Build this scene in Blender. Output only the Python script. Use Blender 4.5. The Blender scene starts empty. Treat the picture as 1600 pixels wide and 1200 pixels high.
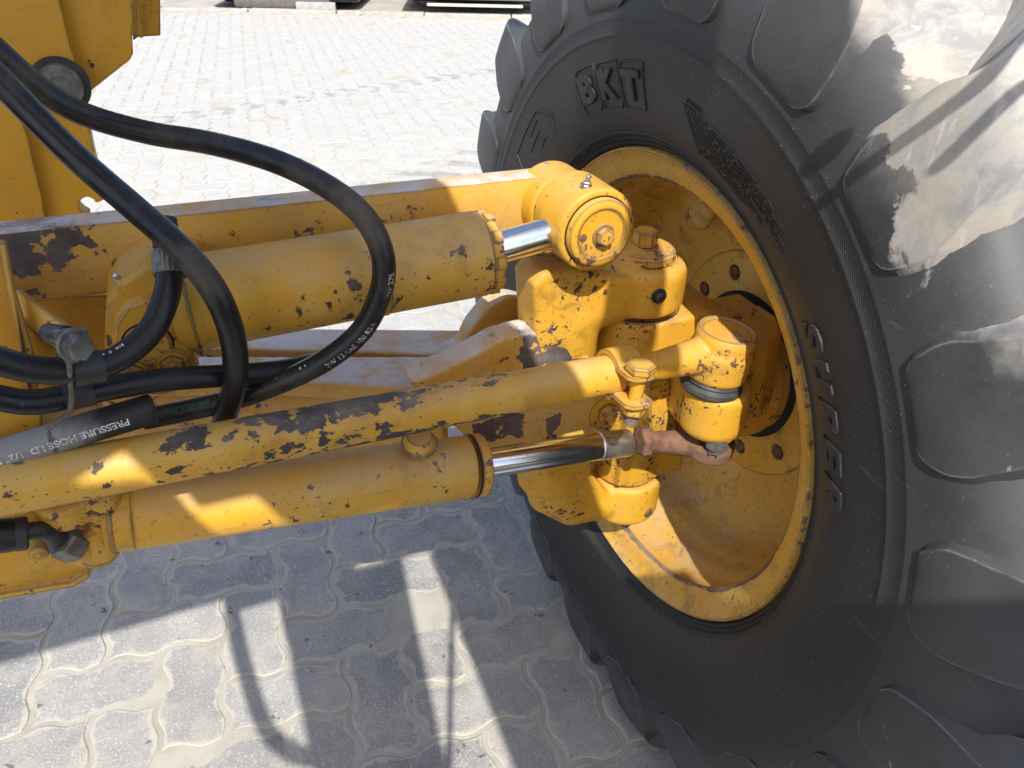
import bpy, bmesh, math, random
import numpy as np
from mathutils import Vector, Matrix
random.seed(7); np.random.seed(7)
SC = bpy.context.scene
COL = SC.collection
R = math.radians

# ------------------------------------------------------------------ camera, sky, sun, exposure
FPX = 1160.0
CAMROT = np.array([[0.9182649993811162, -0.20386029142524695, 0.33945599492660605],
                   [-0.3953131584657234, -0.521204933329981, 0.7563550252469695],
                   [0.02273538333638686, -0.8287257683048739, -0.5591929034707469]])
EYE = np.array([0.0, 0.0, 1.2827451])
cam_d = bpy.data.cameras.new('camera'); cam = bpy.data.objects.new('camera', cam_d); COL.objects.link(cam)
cam_d.sensor_width = 36.0; cam_d.lens = FPX / 1600 * 36.0; cam_d.clip_start = 0.02; cam_d.clip_end = 400
rt, dn, fw = CAMROT[:, 0], CAMROT[:, 1], CAMROT[:, 2]
cam.matrix_world = Matrix(((rt[0], -dn[0], -fw[0], EYE[0]), (rt[1], -dn[1], -fw[1], EYE[1]),
                           (rt[2], -dn[2], -fw[2], EYE[2]), (0, 0, 0, 1)))
SC.camera = cam
SUN = np.array([-0.22, -0.62, 0.77]); SUN /= np.linalg.norm(SUN)
w = bpy.data.worlds.new('World'); SC.world = w; w.use_nodes = True
bg = w.node_tree.nodes['Background']
sky = w.node_tree.nodes.new('ShaderNodeTexSky'); sky.sky_type = 'NISHITA'; sky.sun_disc = False
sky.sun_elevation = math.asin(SUN[2]); sky.sun_rotation = math.atan2(SUN[0], SUN[1])
sky.air_density = 1.0; sky.dust_density = 2.3; sky.ozone_density = 1.0
w.node_tree.links.new(sky.outputs[0], bg.inputs[0]); bg.inputs[1].default_value = 0.15
sl = bpy.data.lights.new('sun', 'SUN'); sl.energy = 3.85; sl.angle = R(0.42); sl.color = (1.0, 0.955, 0.88)
so = bpy.data.objects.new('sun', sl); COL.objects.link(so)
so.rotation_euler = Vector(SUN).to_track_quat('Z', 'Y').to_euler(); so.location = (0, -3, 6)
SC.view_settings.view_transform = 'Standard'; SC.view_settings.look = 'None'
SC.view_settings.gamma = 1.0; SC.view_settings.use_curve_mapping = False
SC.view_settings.exposure = 0.70
SC.render.engine = 'CYCLES'
SC.cycles.use_denoising = True
SC.cycles.max_bounces = 6; SC.cycles.diffuse_bounces = 4; SC.cycles.glossy_bounces = 4

WC = np.array([0.55253, 0.75999, 0.66])          # wheel centre (plane of the inner rim edge)
KP = np.array([0.518, 0.75])                      # king pin axis

def at(px, py, Y=None, Z=None, X=None):
    """the point of the place seen at photograph pixel (px, py) on the plane X, Y or Z = value"""
    r = CAMROT @ np.array([(px - 800) / FPX, (py - 600) / FPX, 1.0])
    i, v = (0, X) if X is not None else ((1, Y) if Y is not None else (2, Z))
    return EYE + r * ((v - EYE[i]) / r[i])

# ------------------------------------------------------------------ node helpers
class N:
    def __init__(s, name):
        s.m = bpy.data.materials.new(name); s.m.use_nodes = True
        s.t = s.m.node_tree; s.t.nodes.clear()
        s.out = s.t.nodes.new('ShaderNodeOutputMaterial')
        s.b = s.t.nodes.new('ShaderNodeBsdfPrincipled')
        s.t.links.new(s.b.outputs[0], s.out.inputs[0])
        s.tc = s.t.nodes.new('ShaderNodeTexCoord')
    def set(s, sock, v):
        if v is None: return
        if isinstance(v, bpy.types.NodeSocket): s.t.links.new(v, sock)
        elif isinstance(v, (tuple, list)) and len(v) == 3 and sock.type == 'RGBA': sock.default_value = (*v, 1)
        else: sock.default_value = v
    def n(s, typ, ins=None, **kw):
        nd = s.t.nodes.new(typ)
        for k, v in kw.items(): setattr(nd, k, v)
        for k, v in (ins or {}).items(): s.set(nd.inputs[k], v)
        return nd
    def math(s, op, a, b=None, c=None, clamp=False):
        nd = s.t.nodes.new('ShaderNodeMath'); nd.operation = op; nd.use_clamp = clamp
        s.set(nd.inputs[0], a); s.set(nd.inputs[1], b); s.set(nd.inputs[2], c)
        return nd.outputs[0]
    def map(s, scale=(1, 1, 1), loc=(0, 0, 0), rot=(0, 0, 0), src=None):
        return s.n('ShaderNodeMapping', {0: src or s.tc.outputs['Object'], 1: loc, 2: rot, 3: scale}).outputs[0]
    def noise(s, scale, detail=4, rough=.55, vec=None, dist=0.0):
        return s.n('ShaderNodeTexNoise', {'Vector': vec or s.tc.outputs['Object'], 'Scale': scale, 'Detail': detail,
                                          'Roughness': rough, 'Distortion': dist}).outputs[0]
    def ramp(s, v, lo, hi, smooth=True):
        return s.n('ShaderNodeMapRange', {0: v, 1: lo, 2: hi, 3: 0.0, 4: 1.0}, clamp=True,
                   interpolation_type='SMOOTHSTEP' if smooth else 'LINEAR').outputs[0]
    def mix(s, f, a, b):
        nd = s.n('ShaderNodeMix', data_type='RGBA')
        s.set(nd.inputs[0], f); s.set(nd.inputs[6], a); s.set(nd.inputs[7], b)
        return nd.outputs[2]
    def bump(s, h, strength=.3, dist=.002, normal=None):
        return s.n('ShaderNodeBump', {'Strength': strength, 'Distance': dist, 'Height': h, 'Normal': normal}).outputs[0]
    def fin(s, col, rough, metal=0.0, normal=None, spec=None):
        s.set(s.b.inputs['Base Color'], col); s.set(s.b.inputs['Roughness'], rough)
        s.set(s.b.inputs['Metallic'], metal)
        if normal is not None: s.set(s.b.inputs['Normal'], normal)
        if spec is not None: s.set(s.b.inputs['Specular IOR Level'], spec)
        return s.m

YEL = (0.62, 0.330, 0.022); YEL2 = (0.54, 0.272, 0.017); FADE = (0.63, 0.40, 0.10)
def paint(name, chips=.5, edge=.6, dirt=.3, stretch=(1, 1, 1), rust=.5, size=1.0, fade=.35, dark=(.030, .026, .028), dust=.5, tint=YEL, extra=None, dust_glare_col=(.44, .37, .29)):
    s = N(name)
    v = s.map(stretch)
    geo = s.n('ShaderNodeNewGeometry')
    up = s.n('ShaderNodeSeparateXYZ', {0: geo.outputs['Normal']}).outputs[2]
    col = s.mix(s.ramp(s.noise(5.0, 3), .35, .7), tint, YEL2)
    col = s.mix(s.math('MULTIPLY', s.ramp(s.noise(9.0, 6, .65), .42, .70), fade), col, FADE)
    # rubbed grime: broad smears and fine specks
    col = s.mix(s.math('MULTIPLY', s.ramp(s.noise(13.0, 8, .68, None, .5), .53, .74), dirt), col, (.115, .070, .022))
    col = s.mix(s.math('MULTIPLY', s.ramp(s.noise(1.0, 6, .65, s.map((14, 90, 90), rot=(0, .2, .4))), .60, .72), dirt * .8), col, (.20, .11, .03))
    col = s.mix(s.math('MULTIPLY', s.ramp(s.noise(150.0, 3), .63, .70), dirt * .9), col, (.13, .075, .03))
    # chips gathered in patches
    clus = s.ramp(s.noise(5.0 / size, 4, .6, v), .43, .61)
    n1 = s.noise(62.0 / size, 7, .60, v, .25)
    thr = s.math('SUBTRACT', .715, s.math('MULTIPLY', clus, .05 + .13 * chips))
    if extra: thr = s.math('SUBTRACT', thr, extra(s))
    c1 = s.ramp(s.math('SUBTRACT', n1, thr), .0, .008)
    n2 = s.noise(190.0 / size, 2, .5, v)
    c2 = s.ramp(s.math('SUBTRACT', n2, s.math('SUBTRACT', .80 - .05 * chips, s.math('MULTIPLY', clus, .06 + .05 * chips))), .0, .015)
    n3 = s.noise(1.0, 5, .62, s.map((60, 60, 190), rot=(.5, .8, .3)))
    c2 = s.math('MAXIMUM', c2, s.ramp(s.math('SUBTRACT', n3, s.math('SUBTRACT', .76 - .03 * chips, s.math('MULTIPLY', clus, .05 + .06 * chips))), .0, .015))
    chip = s.math('MAXIMUM', c1, c2)
    # worn edges
    bv = s.n('ShaderNodeBevel', {'Radius': .0045}, samples=4)
    dt = s.n('ShaderNodeVectorMath', {0: bv.outputs[0], 1: geo.outputs['Normal']}, operation='DOT_PRODUCT').outputs['Value']
    ew = s.ramp(s.math('SUBTRACT', 1.0, dt), .006, .09)
    en = s.noise(44.0, 7, .66)
    em = s.ramp(s.math('ADD', s.math('MULTIPLY', ew, .30 + .32 * edge), s.math('SUBTRACT', en, .5)), .34 - .13 * edge, .36 - .13 * edge)
    em = s.math('MULTIPLY', em, s.ramp(ew, .1, .35))
    chip = s.math('MAXIMUM', chip, em)
    cc = s.mix(s.math('MULTIPLY', s.ramp(s.noise(24.0, 5, .6), .40, .6), rust), dark, (.115, .052, .032))
    cc = s.mix(s.math('MULTIPLY', s.ramp(s.noise(70.0, 4), .55, .7), .5), cc, (.14, .135, .14))
    halo = s.ramp(s.math('SUBTRACT', n1, thr), -.028, .0)
    col = s.mix(s.math('MULTIPLY', halo, .35), col, (.36, .17, .03))
    col = s.mix(chip, col, cc)
    # settled dust, thicker on upward faces; its colour can carry painted sky glare
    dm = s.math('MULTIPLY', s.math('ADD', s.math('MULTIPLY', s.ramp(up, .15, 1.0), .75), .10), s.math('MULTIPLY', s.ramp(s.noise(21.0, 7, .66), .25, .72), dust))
    col = s.mix(dm, col, dust_glare_col)
    ro = s.math('ADD', s.math('MULTIPLY', chip, .25), s.math('ADD', s.math('MULTIPLY', dm, .3), s.math('ADD', .38, s.math('MULTIPLY', s.noise(14.0, 5), .24))))
    h = s.math('SUBTRACT', s.math('MULTIPLY', s.noise(110.0, 4), .22), s.math('MULTIPLY', chip, .45))
    h = s.math('ADD', h, s.math('MULTIPLY', s.noise(28.0, 4), .35))
    return s.fin(col, ro, 0.0, s.bump(h, .6, .0013), .42)

M = {}
def rod_wear(s):
    """long rubbed bands on the tie rod (world coordinates): along its lower side and along the top edge under the hoses"""
    p = s.n('ShaderNodeSeparateXYZ', {0: s.tc.outputs['Object']}); x, y, z = p.outputs
    e0, e1_ = at(-60, 774, Y=.600), at(962, 583, Y=.600); k_ = float((e1_[2] - e0[2]) / (e1_[0] - e0[0]))
    zc = s.math('ADD', float(e0[2] - k_ * e0[0]), s.math('MULTIPLY', x, k_)); dz = s.math('SUBTRACT', z, zc)
    wob = s.math('MULTIPLY', s.math('SUBTRACT', s.noise(18.0, 4), .5), .03)
    low = s.math('MULTIPLY', s.ramp(s.math('ABSOLUTE', s.math('ADD', s.math('ADD', dz, .0115), wob)), .012, .002), s.math('MULTIPLY', s.ramp(x, .03, .15), s.ramp(x, .315, .27)))
    low2 = s.math('MULTIPLY', s.ramp(s.math('ABSOLUTE', s.math('ADD', s.math('ADD', dz, .017), wob)), .006, .001), s.math('MULTIPLY', s.ramp(x, -.06, .0), s.ramp(x, .15, .10)))
    top = s.math('MULTIPLY', s.ramp(s.math('ADD', dz, s.math('MULTIPLY', wob, .5)), .0135, .0185), s.math('MULTIPLY', s.ramp(x, -.09, -.04), s.ramp(x, .17, .10)))
    return s.math('ADD', s.math('ADD', s.math('MULTIPLY', low, .25), s.math('MULTIPLY', low2, .16)), s.math('MULTIPLY', top, .185))
def bar_wear(s):
    """rubbed top edge and dark scuff at the inner end of the leaning bar (world coordinates)"""
    p = s.n('ShaderNodeSeparateXYZ', {0: s.tc.outputs['Object']}); x, y, z = p.outputs
    w1 = s.math('SUBTRACT', s.noise(20.0, 4), .5)
    scuff = s.math('MULTIPLY', s.ramp(s.math('ADD', z, s.math('MULTIPLY', w1, .04)), .972, .984), s.ramp(s.math('ADD', x, s.math('MULTIPLY', w1, .06)), -.08, -.13))
    mid = s.math('MULTIPLY', s.math('MULTIPLY', s.ramp(x, -.03, .01), s.ramp(x, .12, .07)), .07)
    return s.math('ADD', s.math('MULTIPLY', scuff, .25), mid)
def end_smear(s):
    """bare rubbed patches on the end of the axle (world coordinates)"""
    p = s.n('ShaderNodeSeparateXYZ', {0: s.tc.outputs['Object']}); x, y, z = p.outputs
    w1 = s.math('MULTIPLY', s.math('SUBTRACT', s.noise(16.0, 5, .6), .5), .035)
    a = s.math('MULTIPLY', s.math('MULTIPLY', s.ramp(s.math('ADD', x, w1), .262, .270), s.ramp(s.math('ADD', x, w1), .345, .337)), s.math('MULTIPLY', s.ramp(s.math('ADD', z, w1), .675, .683), s.ramp(s.math('ADD', z, w1), .725, .717)))
    b = s.math('MULTIPLY', s.ramp(s.math('ABSOLUTE', s.math('SUBTRACT', s.math('ADD', x, w1), .375)), .012, .007), s.ramp(s.math('ADD', z, w1), .700, .693))
    c = s.math('MULTIPLY', s.math('MULTIPLY', s.ramp(s.math('ADD', x, w1), .325, .333), s.ramp(y, .745, .735)), s.ramp(s.math('ADD', z, w1), .748, .757))
    return s.math('MULTIPLY', s.math('MAXIMUM', s.math('MAXIMUM', a, b), c), .30)
def rim_wear(s):
    p = s.n('ShaderNodeSeparateXYZ', {0: s.tc.outputs['Object']}); x, y, z = p.outputs
    rr = s.math('SQRT', s.math('ADD', s.math('MULTIPLY', y, y), s.math('MULTIPLY', z, z)))
    w1 = s.math('MULTIPLY', s.math('SUBTRACT', s.noise(14.0, 5, .6), .5), .010)
    lip = s.math('MULTIPLY', s.ramp(s.math('ABSOLUTE', s.math('SUBTRACT', s.math('ADD', rr, w1), .3055)), .0060, .0020), s.ramp(x, .033, .028))
    out = s.math('MULTIPLY', s.ramp(s.math('ADD', rr, w1), .3405, .3450), s.ramp(x, .004, .001))
    return s.math('ADD', s.math('MULTIPLY', lip, .34), s.math('MULTIPLY', out, .10))
M['paint'] = paint('yellow_paint', .30, .55, .45)
M['paint_clean'] = paint('yellow_paint_clean', .0, .25, .25, fade=.2, dust=.35)
M['paint_cast'] = paint('yellow_paint_cast', .80, 1.1, .65, rust=.8, dust=.35, size=.55)
M['paint_tie'] = paint('yellow_paint_tie_rod', .95, .3, .35, stretch=(.7, 1, 1), rust=.12, size=.72, dark=(.036, .036, .043), fade=.7, extra=rod_wear)
M['paint_bar'] = paint('yellow_paint_bar', .65, 1.4, .40, dark=(.05, .042, .045), dust=.5)
M['paint_leanbar'] = paint('yellow_paint_leaning_bar', .45, 1.3, .40, dark=(.05, .042, .045), rust=.6, dust=1.5, extra=bar_wear, dust_glare_col=(.56, .52, .50))  # pale dust, with sky glare on the bar's top painted in
M['paint_cyl'] = paint('yellow_paint_cylinder', .42, .5, .45, fade=.7, dust=.6)
M['paint_rim'] = paint('yellow_paint_rim', .30, .35, 1.0, rust=.9, fade=.8, dust=.6, dark=(.19, .115, .085), extra=rim_wear)
M['paint_axle'] = paint('yellow_paint_axle', .65, .9, .60, rust=.6, fade=.5, dust=1.7, extra=end_smear, dust_glare_col=(.62, .565, .535))  # rail dust paled so that its colour includes the sky's glare
M['paint_hub'] = paint('yellow_paint_hub', .40, .8, .60, rust=.8, fade=.5, dust=.5)

def simple(name, col, rough, metal=0.0, var=.25, nscale=40.0, col2=None, bump=.15, spec=None, bs=None):
    s = N(name)
    c2 = col2 or tuple(x * (1 - var) for x in col)
    c = s.mix(s.ramp(s.noise(nscale, 6, .6), .38, .66), col, c2)
    ro = s.math('ADD', rough - .07, s.math('MULTIPLY', s.noise(nscale * 1.7, 4), .14))
    return s.fin(c, ro, metal, s.bump(s.noise(bs or nscale * 4, 4), bump, .001), spec)
M['steel'] = simple('bare_steel', (.60, .60, .60), .30, .9, .35, 60)
M['zinc'] = simple('dull_zinc', (.22, .22, .21), .55, .6, .45, 70, col2=(.12, .11, .10))
M['dark_steel'] = simple('blackened_steel', (.055, .055, .058), .5, .4, .5, 80)
M['rust'] = simple('rusty_steel', (.185, .095, .058), .92, 0.0, .35, 45, col2=(.085, .043, .028), bump=1.0, bs=120)
M['black'] = simple('black_gap', (.012, .011, .011), .8, 0, .3, 50)
M['boot'] = simple('rubber_boot', (.030, .031, .033), .60, 0, .3, 60, col2=(.055, .055, .053))
M['ink'] = simple('white_print', (.72, .72, .70), .6, 0, .35, 300, bump=0, col2=(.30, .30, .30))
M['ink_worn'] = simple('worn_print', (.50, .50, .48), .6, 0, .8, 170, bump=0, col2=(.06, .06, .06))
M['ink_green'] = simple('green_print', (.02, .16, .10), .6, 0, .4, 200, bump=0)

def chrome():
    s = N('chrome_rod')
    st = s.noise(1.0, 4, .6, s.map((8, 420, 420)))
    c = s.mix(s.ramp(s.noise(35.0, 4), .55, .75), (.78, .79, .81), (.62, .62, .63))
    ro = s.math('ADD', .10, s.math('MULTIPLY', st, .12))
    return s.fin(c, ro, 1.0, s.bump(s.noise(90.0, 2), .02, .001))
M['chrome'] = chrome()

def hose(name, base=(.011, .012, .015), dusty=.85):
    s = N(name)
    d = s.ramp(s.noise(11.0, 5, .6), .46, .70)
    c = s.mix(s.math('MULTIPLY', d, dusty), base, (.095, .080, .058))
    c = s.mix(s.math('MULTIPLY', s.ramp(s.noise(160.0, 3), .66, .74), .35), c, (.16, .15, .13))
    ro = s.math('ADD', .33, s.math('MULTIPLY', d, .32))
    h = s.math('ADD', s.noise(300.0, 2), s.math('MULTIPLY', s.noise(60.0, 4), .8))
    return s.fin(c, ro, 0, s.bump(h, .22, .0012), .4)
M['hose'] = hose('hose_rubber')
M['hose_clean'] = hose('hose_rubber_clean', dusty=.15)
M['hose_grey'] = hose('hose_rubber_scuffed', (.030, .031, .034), .15)
def sleeve():
    s = N('weathered_hose_cover')
    x = s.n('ShaderNodeSeparateXYZ', {0: s.tc.outputs['Object']}).outputs[0]
    cr = s.noise(1.0, 5, .6, s.map((60, 9, 9)))
    f = s.ramp(s.math('ADD', x, s.math('MULTIPLY', s.math('SUBTRACT', s.noise(40.0, 5), .5), .06)), -.112, -.150)
    c = s.mix(f, (.022, .023, .025), (.24, .24, .24))
    c = s.mix(s.math('MULTIPLY', s.ramp(cr, .62, .68), .7), c, (.015, .015, .015))
    return s.fin(c, .55, 0, s.bump(s.math('SUBTRACT', s.noise(70.0, 4), cr), .3, .0015), .4)
M['sleeve'] = sleeve()

def tyre_mat(name, lug=False):
    s = N(name)
    p = s.n('ShaderNodeSeparateXYZ', {0: s.tc.outputs['Object']})
    x, y, z = p.outputs
    rr = s.math('SQRT', s.math('ADD', s.math('MULTIPLY', y, y), s.math('MULTIPLY', z, z)))
    c = s.mix(s.ramp(s.noise(6.0, 5, .6), .35, .7), (.015, .0155, .017), (.022, .022, .023))
    # brown dust film next to the rim
    c = s.mix(s.math('MULTIPLY', s.ramp(s.math('ADD', rr, s.math('MULTIPLY', s.noise(9.0, 4), .05)), .47, .39), .55), c, (.050, .040, .028))
    c = s.mix(s.math('MULTIPLY', s.ramp(rr, .368, .360), .9), c, (.008, .008, .008))
    c = s.mix(s.math('MULTIPLY', s.ramp(s.noise(420.0, 1), .735, .76), .8), c, (.20, .20, .19))      # grit
    scr = s.noise(1.0, 4, .6, s.map((40, 14, 160), rot=(0.5, 0, 0)))
    c = s.mix(s.math('MULTIPLY', s.ramp(scr, .66, .72), .30), c, (.11, .11, .11))
    # grey road dust, thickening towards the tread
    du = s.math('MULTIPLY', s.ramp(rr, .46, .60), s.ramp(s.noise(8.0, 6, .65), .12, .62))
    c = s.mix(s.math('MULTIPLY', du, .70), c, (.100, .102, .106))
    h = s.noise(180.0, 4)
    if True:
        # pale worn-off rubber and cement dust on the tread blocks
        edge = s.math('ADD', s.math('MULTIPLY', x, 1.6), s.math('MULTIPLY', rr, 1.0))
        nz = s.noise(17.0, 8, .62, None, .25)
        k = s.ramp(s.math('ADD', edge, s.math('MULTIPLY', s.math('SUBTRACT', nz, .5), .20)), .487 if lug else .566, .497 if lug else .574)
        a = s.ramp(s.math('ADD', z, s.math('MULTIPLY', s.math('SUBTRACT', s.noise(12.0, 6, .58), .5), .15)), .335 if lug else .455, .375 if lug else .475)
        b = s.ramp(s.math('SUBTRACT', s.math('ADD', y, s.math('MULTIPLY', s.math('SUBTRACT', s.noise(13.0, 7), .5), .10)), s.math('SUBTRACT', rr, .58)), -.265, -.30)
        film = s.ramp(s.math('ADD', edge, s.math('MULTIPLY', s.math('SUBTRACT', s.noise(7.0, 6, .6, None, .8), .5), .16)), .455 if lug else .545, .530 if lug else .585)
        k = s.math('MAXIMUM', k, s.math('MULTIPLY', film, .62))
        k = s.math('MULTIPLY', k, s.math('MULTIPLY', a, b))
        dust = s.mix(s.ramp(s.noise(1.0, 8, .68, s.map((26, 44, 30), rot=(.6, .3, 0)), .6), .38, .64), (.41, .39, .35), (.27, .27, .275))
        dust = s.mix(s.math('MULTIPLY', s.ramp(s.noise(9.0, 5), .48, .62), .6), dust, (.42, .37, .29))
        dust = s.mix(s.math('MULTIPLY', s.ramp(s.noise(1.0, 5, .6, s.map((60, 120, 30), rot=(.9, .2, 0)), .5), .62, .66), .5), dust, (.52, .51, .49))
        c = s.mix(s.math('MULTIPLY', k, .97), c, dust)
        s.mudmask = k
        sc = s.ramp(s.noise(1.0, 6, .7, s.map((22, 16, 9)), .8), .665, .70)
        c = s.mix(s.math('MULTIPLY', sc, s.ramp(rr, .52, .57)), c, (.30, .31, .31))
        h = s.math('ADD', h, s.math('MULTIPLY', s.noise(35.0, 6, .7), 1.2))
    if lug:
        geo = s.n('ShaderNodeNewGeometry'); bv = s.n('ShaderNodeBevel', {'Radius': .0035}, samples=4)
        dt = s.n('ShaderNodeVectorMath', {0: bv.outputs[0], 1: geo.outputs['Normal']}, operation='DOT_PRODUCT').outputs['Value']
        ew = s.math('MULTIPLY', s.ramp(s.math('SUBTRACT', 1.0, dt), .010, .05), s.ramp(s.noise(25.0, 5, .6), .38, .60))
        c = s.mix(s.math('MULTIPLY', ew, .75), c, (.26, .26, .25))
    ro = s.math('ADD', .50, s.math('MULTIPLY', s.noise(12.0, 4), .16))
    ang = s.math('ARCTAN2', z, y)
    band = s.math('MULTIPLY', s.ramp(rr, .4835, .4845), s.ramp(rr, .5015, .5005))
    knurl = s.math('SINE', s.math('MULTIPLY', s.math('ADD', ang, s.math('MULTIPLY', rr, 4.0)), 620.0))
    h2 = s.math('MULTIPLY', s.math('MULTIPLY', band, knurl), .6)
    h = s.math('ADD', s.math('MULTIPLY', h, .5), h2)
    return s.fin(c, ro, 0, s.bump(h, .35, .0012), .42)
M['tyre'] = tyre_mat('tyre_rubber'); M['lug'] = tyre_mat('tread_rubber', True)

def paving(name, sand=False):
    s = N(name)
    pos = s.n('ShaderNodeNewGeometry').outputs['Position']
    p = s.n('ShaderNodeSeparateXYZ', {0: pos}); x, y, z = p.outputs
    def nz(sc, d=4, r=.55, di=0.0): return s.noise(sc, d, r, pos, di)
    if sand:
        c = s.mix(s.ramp(nz(14.0, 5), .35, .7), (.425, .40, .345), (.34, .315, .27))
        c = s.mix(s.math('MULTIPLY', s.ramp(nz(300.0, 2), .6, .7), .4), c, (.30, .27, .22))
        h = nz(260.0, 5)
    else:
        oi = s.n('ShaderNodeObjectInfo').outputs['Random']; ri = s.n('ShaderNodeNewGeometry').outputs['Random Per Island']
        rnd = s.math('FRACT', s.math('ADD', oi, ri))
        c = s.mix(rnd, (.235, .232, .228), (.325, .316, .300))
        c = s.mix(s.ramp(nz(7.0, 6, .62), .40, .68), c, (.385, .37, .34))
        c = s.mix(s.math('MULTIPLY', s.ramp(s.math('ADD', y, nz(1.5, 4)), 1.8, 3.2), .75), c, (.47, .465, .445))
        c = s.mix(s.math('MULTIPLY', s.ramp(nz(55.0, 6, .7), .50, .72), .45), c, (.30, .30, .305))
        c = s.mix(s.math('MULTIPLY', s.ramp(nz(260.0, 4, .7), .50, .62), .55), c, (.20, .20, .205))
        c = s.mix(s.math('MULTIPLY', s.ramp(nz(230.0, 3, .7), .56, .64), .6), c, (.60, .59, .57))
        c = s.mix(s.math('MULTIPLY', s.ramp(nz(18.0, 8, .7, .6), .52, .64), .35), c, (.23, .235, .25))
        ed = s.n('ShaderNodeAttribute', attribute_name='edge').outputs['Fac']
        sd = s.ramp(s.math('ADD', ed, s.math('MULTIPLY', s.math('SUBTRACT', nz(28.0, 7, .66), .5), 3.2)), .50, 1.0)
        c = s.mix(s.math('MULTIPLY', sd, .85), c, (.46, .43, .37))
        c = s.mix(s.math('MULTIPLY', s.ramp(nz(9.0, 8, .70, .4), .46, .66), .55), c, (.43, .40, .345))
        h = s.math('ADD', nz(330.0, 4), s.math('MULTIPLY', nz(45.0, 7, .66), 2.2))
    # oil drops and damp spots
    st = s.ramp(nz(21.0, 5, .6, .3), .662, .675)
    st = s.math('MAXIMUM', st, s.math('MULTIPLY', s.ramp(nz(85.0, 3), .69, .71), s.ramp(nz(5.0, 3), .48, .6)))
    near = s.ramp(y, 2.2, 1.5)
    c = s.mix(s.math('MULTIPLY', s.math('MULTIPLY', st, near), .8), c, (.10, .098, .095))
    br = s.math('MULTIPLY', s.ramp(nz(8.0, 7, .7, .5), .665, .70), near)
    c = s.mix(s.math('MULTIPLY', br, .55), c, (.26, .22, .16))
    # two dark tyre tracks with chevron bars across the yard
    def track(p0, p1, hw, k, sl):
        d = np.array(p1) - np.array(p0); d = d / np.hypot(*d)
        u = s.math('ADD', s.math('MULTIPLY', x, float(d[0])), s.math('MULTIPLY', y, float(d[1])))
        v = s.math('SUBTRACT', s.math('SUBTRACT', s.math('MULTIPLY', y, float(d[0])), s.math('MULTIPLY', x, float(d[1]))),
                   float(p0[1] * d[0] - p0[0] * d[1]))
        va = s.math('ABSOLUTE', v)
        m = s.ramp(va, hw, hw * .8)
        bars = s.ramp(s.math('SINE', s.math('MULTIPLY', s.math('ADD', u, s.math('MULTIPLY', va, sl)), k)), -.1, .35)
        return s.math('MULTIPLY', s.math('MULTIPLY', m, bars), s.ramp(nz(9.0, 4), .35, .6))
    t = s.math('MAXIMUM', track((.5, 5.45), (2.53, 6.07), .11, 34.0, .7), track((.85, 3.45), (1.9, 3.95), .30, 26.0, .7))
    c = s.mix(s.math('MULTIPLY', t, .55), c, (.20, .20, .195))
    return s.fin(c, .88, 0, s.bump(h, .45, .0016), .3)
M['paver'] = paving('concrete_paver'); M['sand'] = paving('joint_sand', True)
M['dirt'] = simple('dusty_ground', (.40, .37, .33), .95, 0, .2, 3, col2=(.32, .29, .25), bump=.4, bs=30)
M['kerb'] = simple('kerb_concrete', (.42, .39, .34), .9, 0, .25, 8, bump=.4)

# ------------------------------------------------------------------ mesh helpers
def nrmz(v):
    v = np.array(v, float); return v / np.linalg.norm(v)
def frame(d, ref=None):
    d = nrmz(d)
    a = np.array(ref if ref is not None else ((0, 0, 1) if abs(d[2]) < .9 else (0, 1, 0)), float)
    u = nrmz(a - d * (a @ d)); return d, u, np.cross(d, u)

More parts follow.
